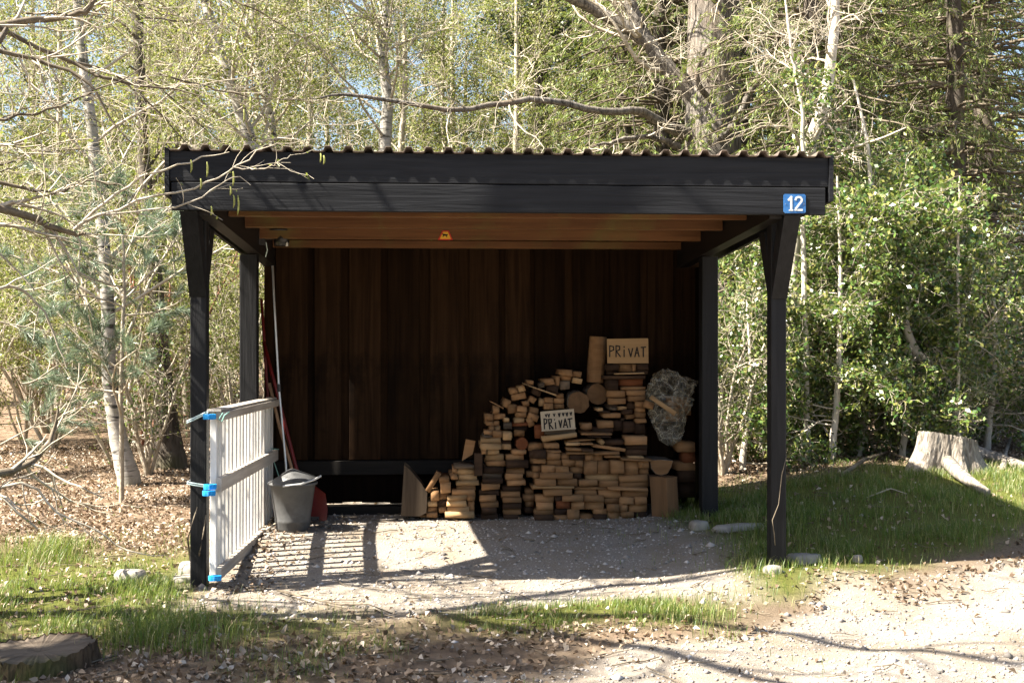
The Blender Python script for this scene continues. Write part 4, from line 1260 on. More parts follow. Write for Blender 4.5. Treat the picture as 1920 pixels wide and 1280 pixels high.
def leaves(C, size, asp=0.55, nrm=None, spread=1.0, fold=0.15, axis=None, axs=1.0):
    """one rhombic leaf of four corners per centre"""
    N = len(C)
    s_ = np.broadcast_to(size, (N,)) * rng.uniform(0.65, 1.3, N)
    ax = rng.normal(size=(N, 3))
    if axis is not None: ax = ax * axs + axis
    ax = unit(ax)
    nn = rng.normal(size=(N, 3)) * spread
    if nrm is not None: nn = nn + nrm
    sd = unit(np.cross(ax, nn)); up = np.cross(sd, ax)
    l_ = (s_ * 0.5)[:, None]; w_ = (s_ * asp * 0.5)[:, None]
    V_ = np.stack([C - ax * l_, C + sd * w_ + up * w_ * fold * 2 - ax * l_ * 0.1, C + ax * l_, C - sd * w_ + up * w_ * fold * 2 - ax * l_ * 0.1], 1)
    return V_.reshape(-1, 3), np.arange(N * 4).reshape(N, 4)


def along(P, c_, jit, t0=0.2, t1=1.0):
    Mn, n0, _ = P.shape
    i0 = np.repeat(np.arange(Mn), c_)
    s_ = rng.uniform(t0, t1, len(i0)) * (n0 - 1.001)
    k_ = s_.astype(int); f_ = (s_ - k_)[:, None]
    return P[i0, k_] * (1 - f_) + P[i0, k_ + 1] * f_ + rng.normal(size=(len(i0), 3)) * jit, unit(P[i0, k_ + 1] - P[i0, k_])


def needles(P, c_, ln, wd, ang, t0=0.25, droop=0.0):
    """thin triangular-ish needles round a twig"""
    C, T = along(P, c_, 0.0, t0)
    N = len(C)
    pr = rng.normal(size=(N, 3)); pr = unit(pr - (pr * T).sum(1, keepdims=True) * T)
    a_ = np.radians(ang) * rng.uniform(0.6, 1.3, N)[:, None]
    d = np.cos(a_) * T + np.sin(a_) * pr
    d[:, 2] -= droop
    d = unit(d)
    l_ = (ln * rng.uniform(0.7, 1.2, N))[:, None]
    sd = unit(np.cross(d, rng.normal(size=(N, 3)))) * wd * 0.5
    V_ = np.stack([C - sd, C + sd, C + d * l_ + sd * 0.35, C + d * l_ - sd * 0.35], 1)
    return V_.reshape(-1, 3), np.arange(N * 4).reshape(N, 4)


def finish(e, base, parts):
    for nm, (v_, f_), mat, sm in parts:
        o_ = mesh_obj(nm, v_ - np.array(base), f_, mat, e, sm)
        if nm in ('branches', 'twigs', 'crown', 'needles', 'foliage'): o_['kind'] = 'stuff'
    return e


def inview_mask(C, margin=0.0):
    return np.ones(len(C), bool)


def broadleaf(name, label, path, rad, bark='birch', twig='twig', leaf='spring', n1=18, n2=6, n3=5, L1=1.6, L2=0.7, L3=0.3, per=4, size=0.045,
              jit=0.05, ang=55, up=0.05, droop3=-0.05, tr=(0.3, 1.0), group=None, cat_='tree', extra=None, wob=0.2, r2=0.0035, r3=0.002, kt=12, leafasp=0.6, spread=1.0, flat=0.0, rr1=0.32):
    base = Vector(path[0])
    e = empty(name, base, label, cat_, group)
    P0, R0 = smooth_path(path, rad, 30, 0.004)
    P0[0, 0, 2] -= 0.15
    parts = [('trunk', tubes(P0, R0, kt), M[bark], True)]
    limbs = [(P0, R0)]
    big = []
    for (pp_, rr_) in (extra or []):
        Pe, Re = smooth_path(pp_, rr_, 22, 0.008)
        big.append((Pe, Re)); limbs.append((Pe, Re))
    for a_, b_ in big: parts.append(('limb', tubes(a_, b_, 10), M[bark], True))
    tw = []; B1 = []
    for li, (a_, b_) in enumerate(limbs):
        B1.append(spawn(a_, b_, n1 if li == 0 else max(4, n1 // 2), L1, ang, 8, tr if li == 0 else (0.25, 1.0), rr1, up, wob * 0.7 if bark != 'oak' else wob, 0.005, 0.25, 0.45, flat, 0.022 if bark != 'oak' else 0.045))
    P1 = np.concatenate([x[0] for x in B1]); R1 = np.concatenate([x[1] for x in B1])
    P2, R2 = spawn(P1, R1, n2, L2, 50, 6, (0.25, 1.0), 0.6, up * 0.5, wob, r2, 0.35, 0.3)
    parts.append(('branches', cat([tubes(P1, R1, 5), tubes(P2, R2, 4)]), M[twig], True))
    P3, R3 = spawn(P2, R2, n3, L3, 50, 4, (0.2, 1.0), 0.65, droop3, wob * 1.3, r3, 0.5, 0.2)
    parts.append(('twigs', tubes(P3, R3, 3), M[twig], False))
    if per > 0:
        C, T = along(P3, per, jit)
        parts.append(('crown', leaves(C, size, leafasp, np.array([-0.3, -0.15, 0.6]), spread), M[leaf], False))
    finish(e, base, parts)
    return e


def copy_tree(e, loc, rz, s, label=None, group=None):
    c_ = e.copy(); col.objects.link(c_)
    c_.location = loc; c_.rotation_euler = (0, 0, rz); c_.scale = (s, s, s)
    if label: c_['label'] = label
    if group: c_['group'] = group
    for ch in [o for o in bpy.data.objects if o.parent is e]:
        d = ch.copy(); col.objects.link(d); d.parent = c_
    return c_


def landmark(x_, y_):
    c_, s_ = math.cos(YAW), math.sin(YAW)
    px = 960 + F * (x_ * c_ - y_ * s_) / (x_ * s_ + y_ * c_)
    for lim, t_ in ((190, 'left of the leaning birch'), (330, 'behind the leaning birch'), (560, 'behind the slanting birch at the roof end'), (860, 'behind the straight mossy birch'),
                    (1150, 'behind the dark evergreen crown'), (1450, 'behind the big oak'), (99999, 'behind the holly thicket')):
        if px < lim: return t_


def gpath(pxs, Y, rads, ground=True, dy=0.0):
    """trunk path from picture points at depth Y; first point is dropped to the ground"""
    pts = [W(px, py, Y + dy * i) for i, (px, py) in enumerate(pxs)]
    if ground: pts[0].z = hz1(pts[0].x, pts[0].y)
    return pts, rads


def spruce(name, label, loc, h, rb, whorls, per, leafc, group=None, drp=0.22, seed=0, ndl=0.10):
    loc = Vector(loc)
    e = empty(name, loc, label, 'tree', group)
    P0, R0 = smooth_path([loc, loc + Vector((0.03, 0, h * 0.5)), loc + Vector((0, 0, h))], [0.16 * h / 10, 0.10 * h / 10, 0.015], 20, 0.01)
    P0[0, 0, 2] -= 0.15
    brs, rr_ = [], []
    n = 9
    for w_ in range(whorls):
        t_ = (w_ + 0.5) / whorls
        z_ = h * (0.04 + 0.94 * t_)
        L = rb * (1 - t_) ** 0.8 + 0.15
        k_ = per
        az = rng.uniform(0, 6.28) + np.arange(k_) * 2 * np.pi / k_ + rng.normal(size=k_) * 0.25
        for a_ in az:
            Lk = L * rng.uniform(0.75, 1.15)
            u_ = np.linspace(0, 1, n)
            r_ = u_ * Lk
            zz = z_ + 0.10 * Lk * np.sin(u_ * 2.2) - drp * Lk * u_ ** 1.6 * 1.6 + 0.12 * Lk * u_ ** 4
            p = np.stack([r_ * np.cos(a_), r_ * np.sin(a_), zz], -1) + rng.normal(size=(n, 3)) * 0.015
            brs.append(p + np.array(loc)); rr_.append(np.linspace(0.016 * Lk ** 0.5, 0.003, n))
    P1, R1 = np.array(brs), np.array(rr_)
    P2, R2 = spawn(P1, R1, 12, 0.42 * rb / 2.5, 55, 5, (0.15, 1.0), 0.5, -0.16, 0.10, 0.002, 0.5, 0.35, 0.6)
    C, T = along(P2, leafc, 0.012, 0.05)
    ax = T + np.array([0, 0, -0.35])
    parts = [('trunk', tubes(P0, R0, 10), M['darkbark'], True),
             ('branches', cat([tubes(P1, R1, 4), tubes(P2, R2, 3)]), M['twigdark'], False),
             ('crown', leaves(C, ndl, 0.17, np.array([0, 0, 0.7]), 1.0, 0.2, ax, 0.45), M['spruce'], False)]
    return finish(e, loc, parts)


# ------------------------------------------------------------------ trees one can tell apart
# 1 leaning birch left of the carport
pts, rd = gpath([(246, 908), (226, 838), (208, 735), (203, 600), (192, 430), (170, 230), (148, 40), (130, -180), (110, -420)], 11.3, [0.12, 0.09, 0.072, 0.066, 0.06, 0.054, 0.045, 0.035, 0.02])
broadleaf('birch_tree', 'leaning birch with a curved grey-white foot in the leaf litter left of the carport', pts, rd, 'birch', 'twig', 'spring', 26, 7, 6, 2.0, 0.8, 0.35, 9, 0.034, tr=(0.28, 1.0), up=0.0, droop3=-0.1)
# 2 dark trunk with red bark higher up
pts, rd = gpath([(320, 892), (312, 800), (300, 640), (285, 460), (272, 330), (262, 150), (255, -100), (250, -350)], 12.3, [0.19, 0.13, 0.09, 0.075, 0.065, 0.06, 0.05, 0.03])
broadleaf('pine_tree', 'dark stout trunk with reddish upper bark behind the leaning birch', pts, rd, 'darkbark', 'twigdark', 'olive', 14, 5, 5, 1.3, 0.7, 0.3, 9, 0.042, tr=(0.35, 1.0))
# 3,4 birches behind the left roof corner
for i, (pl, Y, r_, lab) in enumerate((([(545, 900), (520, 500), (492, 330), (468, 262), (432, 150), (398, 48), (350, -120), (310, -300)], 14.0, 0.085, 'slanting white birch rising behind the left end of the roof'),
                                      ([(540, 900), (528, 500), (512, 262), (497, 180), (480, 90), (470, -20), (455, -250)], 15.0, 0.06, 'slim white birch crossing the slanting birch behind the roof'),
                                      ([(735, 880), (728, 500), (722, 280), (727, 190), (718, 100), (724, 0), (716, -250)], 15.5, 0.085, 'straight mossy birch behind the middle of the roof'))):
    n_ = len(pl)
    pts, rd = gpath(pl, Y, list(np.linspace(r_ * 1.25, r_ * 0.5, n_)))
    broadleaf('birch_tree', lab, pts, rd, 'birch', 'twig', 'spring', 24, 7, 6, 1.9, 0.75, 0.34, 10 if i < 2 else 7, 0.038, tr=(0.35, 1.0), up=0.03)
# 5 the big oak
Yo = 14.0
def ow(px, py, dy=0.0): return W(px, py, Yo + dy)
oak_path = [ow(1335, 830), ow(1334, 600), ow(1334, 400), ow(1336, 260), ow(1338, 150), ow(1338, 40), ow(1340, -80), ow(1345, -260)]
oak_path[0].z = hz1(oak_path[0].x, Yo)
limb1 = ([ow(1325, 225), ow(1290, 172), ow(1245, 120), ow(1215, 80), ow(1165, 45), ow(1100, 12), ow(1030, -25, -0.3), ow(950, -60, -0.5)], [0.17, 0.125, 0.10, 0.088, 0.078, 0.07, 0.06, 0.045])
limb2 = ([ow(1213, 78), ow(1198, 45), ow(1180, 0), ow(1165, -60), ow(1150, -150)], [0.09, 0.085, 0.075, 0.06, 0.04])
limb3 = ([ow(1320, 262, 0.1), ow(1250, 238, -0.3), ow(1200, 206, -0.6), ow(1150, 212, -0.8), ow(1085, 200, -1.0), ow(1010, 186, -1.2), ow(930, 196, -1.4), ow(850, 206, -1.6), ow(740, 190, -1.8), ow(650, 178, -2.0), ow(600, 184, -2.1)], [0.10, 0.062, 0.05, 0.043, 0.039, 0.035, 0.031, 0.028, 0.023, 0.017, 0.010])
limb4 = ([ow(1345, 262, -0.3), ow(1368, 245, -0.4), ow(1395, 200, -0.5), ow(1412, 165, -0.6), ow(1440, 110, -0.7), ow(1470, 50, -0.8)], [0.06, 0.05, 0.045, 0.04, 0.03, 0.015])
limb5 = ([ow(1335, 190, -0.3), ow(1312, 165, -0.45), ow(1308, 130, -0.5), ow(1325, 90, -0.55), ow(1350, 80, -0.6), ow(1372, 70, -0.7)], [0.04, 0.035, 0.03, 0.028, 0.024, 0.012])
limb6 = ([ow(1320, 300, 0.2), ow(1240, 262, 0.0), ow(1190, 258, -0.2), ow(1120, 272, -0.4)], [0.06, 0.035, 0.03, 0.015])
broadleaf('oak_tree', 'massive old oak with thick grey furrowed trunk rising behind the roof', oak_path, [0.40, 0.35, 0.34, 0.345, 0.33, 0.315, 0.31, 0.30], 'oak', 'twig', 'spring', 12, 6, 4, 1.6, 0.7, 0.30, 0, tr=(0.62, 1.0), extra=[limb1, limb2, limb3, limb4, limb5, limb6], wob=0.36, kt=24, r2=0.0045, r3=0.0026, up=0.04, droop3=0.04)
pts, rd = gpath([(1392, 830), (1390, 500), (1386, 250), (1384, 60), (1386, -250)], 16.2, [0.19, 0.17, 0.165, 0.16, 0.12])
broadleaf('dark_tree', 'dark trunk standing close behind the big oak', pts, rd, 'darkbark', 'twigdark', 'ivy', 14, 5, 5, 1.4, 0.7, 0.3, 10, 0.06, tr=(0.5, 1.0))
pts, rd = gpath([(1250, 830), (1248, 500), (1250, 230), (1246, 60), (1240, -250)], 17.5, [0.15, 0.13, 0.125, 0.12, 0.09])
broadleaf('dark_tree', 'dark trunk seen through the drooping spruce left of the oak', pts, rd, 'darkbark', 'twigdark', 'olive', 10, 5, 5, 1.4, 0.7, 0.3, 8, 0.05, tr=(0.5, 1.0))
# 6 pale trunk by the right post
pts, rd = gpath([(1503, 874), (1500, 740), (1483, 620), (1492, 450), (1516, 290), (1545, 190), (1562, 80), (1566, -60), (1560, -300)], 11.3, [0.075, 0.065, 0.06, 0.062, 0.07, 0.06, 0.05, 0.04, 0.02])
broadleaf('pale_tree', 'slender pale tree curving up past the right end of the roof', pts, rd, 'pale', 'twig', 'spring', 18, 6, 4, 1.2, 0.5, 0.24, 0, tr=(0.45, 1.0), wob=0.3, flat=0.3, up=0.02)
pts, rd = gpath([(1515, 870), (1508, 500), (1506, 280), (1503, 205), (1488, 120), (1478, 50), (1465, -80)], 10.9, [0.03, 0.025, 0.02, 0.019, 0.017, 0.014, 0.006])
broadleaf('pale_sapling', 'thin pale sapling beside the slender tree at the roof end', pts, rd, 'pale', 'twig', 'spring', 16, 6, 4, 0.9, 0.45, 0.22, 0, tr=(0.4, 1.0), wob=0.28)
# 7 holly: leaning stem and dense glossy leaves
pts, rd = gpath([(1797, 812), (1782, 740), (1757, 692), (1722, 665), (1690, 590), (1655, 520), (1640, 430), (1630, 300), (1600, 150)], 10.9, [0.055, 0.05, 0.045, 0.04, 0.035, 0.032, 0.028, 0.02, 0.01])
broadleaf('holly_tree', 'leaning grey-stemmed holly with glossy green leaves behind the weathered stump', pts, rd, 'pale', 'twig', 'holly', 28, 8, 7, 1.0, 0.5, 0.24, 9, 0.05, tr=(0.12, 1.0), jit=0.035, leafasp=0.6, ang=70, up=0.0)
pts, rd = gpath([(1797, 800), (1797, 650), (1796, 500), (1800, 330)], 10.6, [0.018, 0.016, 0.014, 0.008])
broadleaf('holly_sapling', 'straight thin green stem beside the leaning holly', pts, rd, 'olivebark' if 'olivebark' in M else 'twig', 'twig', 'holly', 14, 5, 4, 0.5, 0.3, 0.16, 5, 0.055, tr=(0.4, 1.0))
for i, (px, top, Y, lab) in enumerate(((1560, 330, 10.75, 'dense glossy holly bush right behind the right front post'),
                                       (1660, 300, 12.0, 'tall glossy holly bush left of the leaning holly stem'),
                                       (1425, 430, 11.8, 'holly bush seen between the two right carport posts'),
                                       (1610, 690, 11.3, 'low dark holly bush at the edge of the grass bank'),
                                       (1745, 420, 12.4, 'bushy holly in the thicket behind the leaning stem'),
                                       (1390, 560, 11.0, 'low holly bush just beyond the right rear post'),
                                       (1690, 560, 10.9, 'rounded holly bush left of the weathered stump'),
                                       (1850, 480, 11.6, 'holly bush behind the weathered stump on its far side'))):
    b_ = W(px, 860, Y); b_.z = hz1(b_.x, Y)
    t_ = W(px + 10, top, Y)
    mid = (b_ + t_) / 2 + Vector((0.06, 0, 0))
    hh = t_.z - b_.z
    broadleaf('holly_bush', lab, [b_, mid, t_], [0.035, 0.025, 0.01], 'pale', 'twig', 'holly', int(12 * hh), 7, 6, 0.75 if hh > 1 else 0.55, 0.42, 0.22, 9, 0.05, tr=(0.04, 1.0), jit=0.035, ang=72, up=-0.01, cat_='bush', group='holly bushes of the thicket')
# 8 blue-green pine sapling on the left
pb_ = W(228, 880, 10.0); pb_.z = hz1(pb_.x, 10.0)
e = empty('pine_sapling', pb_, 'young pine with blue-green needles growing left of the leaning birch', 'tree')
P0, R0 = smooth_path([pb_, W(228, 700, 10.0), W(232, 520, 10.0), W(225, 400, 10.0)], [0.022, 0.018, 0.014, 0.006], 16, 0.004)
P1, R1 = spawn(P0, R0, 22, 1.15, 70, 7, (0.15, 0.98), 0.6, 0.03, 0.10, 0.006, 0.4, 0.4)
Pb = np.array([[tuple(W(40 + 14 * q, 720 - 6 * q + 5 * math.sin(q), 9.6 + 0.05 * q)) for q in range(7)], [tuple(W(-20 + 20 * q, 600 + 4 * q, 9.5 + 0.05 * q)) for q in range(7)], [tuple(W(-30 + 22 * q, 850 - 12 * q, 9.4 + 0.05 * q)) for q in range(7)]])
P1 = np.concatenate([P1, Pb]); R1 = np.concatenate([R1, np.tile(np.linspace(0.010, 0.004, 7), (3, 1))])
P2, R2 = spawn(P1, R1, 7, 0.32, 48, 5, (0.3, 1.0), 0.6, 0.03, 0.12, 0.003, 0.6, 0.2)
finish(e, pb_, [('trunk', tubes(P0, R0, 8), M['twig'], True), ('branches', cat([tubes(P1, R1, 5), tubes(P2, R2, 4)]), M['twig'], True),
                ('needles', needles(P2, 120, 0.085, 0.0038, 42, 0.3), M['pine'], False)])

# 9 spruces on the right and behind
spr = spruce('spruce_tree', 'tall spruce with drooping green boughs at the right edge behind the stump', (4.15, 12.6, hz1(4.15, 12.6)), 9.0, 2.1, 34, 9, 15, drp=0.24, ndl=0.062)
spr2 = spruce('spruce_tree', 'weeping spruce with hanging sprays left of the big oak', (W(1165, 300, 18).x, 18.0, hz1(2, 18)), 11.0, 2.0, 36, 7, 15, drp=0.5, ndl=0.085)
for i, (x_, y_, s_, lab) in enumerate(((5.6, 15.5, 1.2, 'spruce standing behind the spruce at the right edge'), (3.1, 15.5, 1.1, 'spruce rising behind the slender pale tree'),
                                       (7.2, 19.0, 1.5, 'tall far spruce beyond the holly thicket'), (4.6, 20.5, 1.5, 'tall far spruce beyond the big oak'), (6.6, 14.2, 1.15, 'broad spruce right of the edge spruce, half out of view'), (8.6, 17.5, 1.5, 'tall spruce behind the broad half-hidden spruce'), (9.8, 23.0, 1.7, 'farthest tall spruce at the right of the wood'))):
    copy_tree(spr, (x_, y_, hz1(x_, y_)), i * 1.9 + 0.7, s_, lab)
for i, (x_, y_, s_, lab) in enumerate(((3.0, 21.5, 1.2, 'far weeping spruce behind the dark trunks by the oak'), (6.4, 24.0, 1.4, 'far weeping spruce deep in the wood on the right'))):
    copy_tree(spr2, (x_, y_, hz1(x_, y_)), i * 2.3 + 1.1, s_, lab)

# dark evergreen crown high in the middle
pts, rd = gpath([(1010, 860), (1012, 500), (1016, 200), (1010, 20), (1005, -250)], 22.0, [0.18, 0.16, 0.14, 0.12, 0.06])
broadleaf('evergreen_tree', 'dark evergreen crown high behind the middle of the roof', pts, rd, 'darkbark', 'twigdark', 'ivy', 26, 7, 6, 1.9, 0.8, 0.36, 9, 0.085, tr=(0.42, 1.0), jit=0.07)

# red-twigged shrub at the left roof end, and shrubs / young trees as prototypes for the thicket
def proto_shrub(name, label, loc, h, leaf, seed, per, size, twig='twig', stems=5, group=None, n1=7, L1=0.8):
    loc = Vector(loc)
    e = empty(name, loc, label, 'shrub', group)
    Ps, Rs = [], []
    for s_ in range(stems):
        a_ = 6.28 * s_ / stems + random.uniform(-.4, .4)
        sp_ = h * random.uniform(0.15, 0.45)
        tip = loc + Vector((math.cos(a_) * sp_, math.sin(a_) * sp_, h * random.uniform(0.8, 1.05)))
        mid = loc.lerp(tip, 0.5) + Vector((random.uniform(-.12, .12), random.uniform(-.12, .12), 0.1))
        p_, r_ = smooth_path([loc - Vector((0, 0, 0.1)), mid, tip], [0.022, 0.014, 0.004], 12, 0.012)
        Ps.append(p_); Rs.append(r_)
    P0, R0 = np.concatenate(Ps), np.concatenate(Rs)
    P1, R1 = spawn(P0, R0, n1, L1, 50, 6, (0.15, 1.0), 0.55, 0.02, 0.25, 0.004, 0.3, 0.35)
    P2, R2 = spawn(P1, R1, 6, 0.42, 50, 5, (0.2, 1.0), 0.6, 0.0, 0.28, 0.0028, 0.5, 0.2)
    P3, R3 = spawn(P2, R2, 3, 0.20, 50, 3, (0.2, 1.0), 0.65, 0.0, 0.2, 0.0018, 0.6, 0.2)
    parts = [('stem', tubes(P0, R0, 6), M[twig], True), ('branches', cat([tubes(P1, R1, 4), tubes(P2, R2, 3), tubes(P3, R3, 3)]), M[twig], False)]
    if per: 
        C, T = along(P3, per, 0.03)
        parts.append(('foliage', leaves(C, size, 0.6, np.array([-0.3, -0.15, 0.6]), 1.0), M[leaf], False))
    return finish(e, loc, parts)


shA = proto_shrub('spring_shrub', 'loose shrub with tiny yellow-green leaves between the birches', (-3.4, 12.6, hz1(-3.4, 12.6)), 2.6, 'spring', 1, 12, 0.032, group='spring shrubs of the wood behind the carport')
shB = proto_shrub('olive_shrub', 'bushy olive-green shrub in the understorey', (-1.6, 14.5, hz1(-1.6, 14.5)), 2.4, 'olive', 2, 13, 0.04, group='olive shrubs of the wood behind the carport')
shC = proto_shrub('bare_shrub', 'sparse-leaved tangle of pale twigs at the edge of the grass bank', (2.75, 10.9, hz1(2.75, 10.9)), 1.7, 'holly', 3, 4, 0.04, stems=6, group='bare twig tangles along the bank')
for i, (x_, y_, s_) in enumerate(((-4.6, 14.2, 1.2), (-2.6, 15.4, 1.2), (-5.4, 16.5, 1.4), (-0.8, 16.5, 1.2), (-3.6, 18.0, 1.5), (0.8, 17.5, 1.2), (-1.8, 19.5, 1.5), (2.2, 18.6, 1.3), (-6.6, 19.5, 1.7), (4.4, 17.8, 1.4), (-4.9, 11.6, 0.85), (1.2, 22, 1.7), (-5.6, 13.6, 1.1), (-6.2, 15.4, 1.3), (-4.2, 15.6, 1.0), (-7.4, 21.5, 1.8), (-2.2, 13.2, 0.8))):
    copy_tree(shA, (x_, y_, hz1(x_, y_)), i * 1.3, s_, 'loose shrub with tiny yellow-green leaves ' + landmark(x_, y_))
for i, (x_, y_, s_) in enumerate(((-3.2, 16.8, 1.2), (-5.0, 20.5, 1.5), (0.1, 19.0, 1.4), (1.9, 16.5, 1.2), (-1.2, 22.5, 1.7), (3.4, 22.0, 1.7), (-7.0, 24.0, 2.0), (-3.5, 25.0, 2.0), (5.8, 18.0, 1.4), (0.6, 26, 2.1), (-6.0, 17.8, 1.3), (-4.4, 18.6, 1.3), (-8.4, 22.0, 1.8), (-5.2, 15.0, 0.8))):
    copy_tree(shB, (x_, y_, hz1(x_, y_)), i * 1.7 + 0.5, s_, 'bushy olive-green understorey shrub ' + landmark(x_, y_))
for i, (x_, y_, s_) in enumerate(((3.3, 12.2, 0.9), (5.4, 11.6, 0.8), (4.9, 10.9, 0.55), (-2.9, 11.9, 0.95))):
    copy_tree(shC, (x_, y_, hz1(x_, y_)), i * 2.1, s_, 'sparse-leaved tangle of pale twigs between the left trunks' if x_ < 0 else None)
# reddish shrub beside the roof corner
shR = proto_shrub('red_shrub', 'reddish-twigged shrub beyond the left end of the roof', (W(272, 700, 13.2).x, 13.2, hz1(-3.3, 13.2)), 3.2, 'olive', 4, 3, 0.035, 'pinebark', 5)

# far trees: prototypes and copies
pf = [Vector((-6.0, 22, hz1(-6, 22))), Vector((-5.8, 22, 3.4)), Vector((-6.1, 22, 6.5)), Vector((-6.0, 22, 10.0))]
far1 = broadleaf('far_tree', 'thin spring-leaved tree deep in the wood behind the leaning birch', pf, [0.10, 0.08, 0.05, 0.02], 'twig', 'twig', 'spring', 34, 6, 5, 2.0, 0.85, 0.4, 15, 0.05, tr=(0.18, 1.0), jit=0.07, r2=0.006, r3=0.004, group='far spring-leaved trees in the wood')
pf = [Vector((2.0, 26, hz1(2, 26))), Vector((2.1, 26, 3.4)), Vector((1.9, 26, 6.5)), Vector((2.0, 26, 10.0))]
far2 = broadleaf('far_tree', 'far olive-green tree deep in the wood', pf, [0.16, 0.12, 0.08, 0.02], 'darkbark', 'twigdark', 'olive', 32, 6, 5, 2.1, 0.9, 0.4, 12, 0.065, tr=(0.12, 1.0), jit=0.08, r2=0.006, r3=0.004, group='far olive trees in the wood')
for i, (x_, y_, s_) in enumerate(((-2.6, 21, 0.95), (-4.2, 27, 1.1), (-9.5, 28, 1.2), (0.4, 24, 1.0), (-1.0, 31, 1.1), (3.4, 30, 1.2), (-7.0, 34, 1.2), (-12.5, 30, 1.1), (6.0, 28, 1.2), (-3.6, 17.2, 0.75), (-7.2, 17.5, 0.8), (1.4, 19.8, 0.85), (-5.2, 24.0, 0.9), (-8.4, 22.5, 0.9), (-0.6, 20.6, 0.9), (-11, 25, 1.1), (-2.4, 26.5, 1.0), (2.6, 24.5, 1.0), (-4.6, 19.2, 0.85), (-6.6, 20.8, 0.9), (-2.0, 18.4, 0.8), (-8.8, 19.0, 0.9), (-3.2, 23.0, 0.95), (0.2, 21.8, 0.9), (-6.2, 26.0, 1.05), (-10.5, 22.0, 1.0))):
    copy_tree(far1, (x_, y_, hz1(x_, y_)), i * 2.4 + 0.3, s_, 'thin spring-leaved tree deep in the wood ' + landmark(x_, y_))
for i, (x_, y_, s_) in enumerate(((4.6, 26, 1.1), (8.2, 27, 1.2), (5.6, 33, 1.3), (-0.2, 28, 0.8), (-5.6, 30, 0.6), (9.5, 22, 1.1), (10.5, 33, 1.4), (1.0, 36, 1.1), (-10, 36, 0.7), (-4, 40, 0.7), (12, 26, 1.2), (8, 38, 1.4), (3.3, 40, 1.4), (-14, 42, 0.9), (-7.5, 44, 0.8))):
    copy_tree(far2, (x_, y_, hz1(x_, y_)), i * 1.9 + 0.2, s_, 'olive-green tree deep in the wood ' + landmark(x_, y_))
# the wood's farthest edge, one mass
NB = 26000
xb = rng.uniform(-34, 34, NB); yb_ = rng.uniform(46, 54, NB)
hh = 2.2 + 2.2 * fbm(xb * 0.25, xb * 0 + 3, 77) + 7.5 * sst(0, 9, xb)
zb_ = hz(xb, yb_) + rng.uniform(0, 1, NB) * hh
o = mesh_obj('distant_wood', *leaves(np.stack([xb, yb_, zb_], -1), 0.38, 0.7, np.array([-0.4, -0.2, 0.5])), M['olive'])
tag(o, 'distant edge of the wood as one green mass', 'wood', None, 'stuff')

# ------------------------------------------------------------------ near tree on the left whose twigs reach over the roof corner
hb = Vector((-3.55, 6.3, hz1(-3.55, 6.3)))
hz_e = empty('hazel_tree', hb, 'near hazel whose catkin-hung twigs reach in front of the left roof corner', 'tree')
def wl3(lst): return [W(*q) for q in lst]
stems = [([hb, hb + Vector((0.1, 0.0, 1.2)), hb + Vector((-0.1, -0.3, 2.6)), hb + Vector((0.2, -0.7, 4.6))], [0.09, 0.075, 0.06, 0.02]),
         ([hb + Vector((-.1, .1, 0)), hb + Vector((-0.5, -0.3, 1.5)), hb + Vector((-1.0, -0.9, 3.0)), hb + Vector((-1.4, -1.4, 4.8))], [0.08, 0.065, 0.05, 0.02]),
         ([hb + Vector((0, .1, 0)), hb + Vector((0.2, 0.3, 1.1)), hb + Vector((0.4, 0.5, 2.2)), hb + Vector((1.1, 0.5, 3.3))], [0.07, 0.06, 0.045, 0.015])]
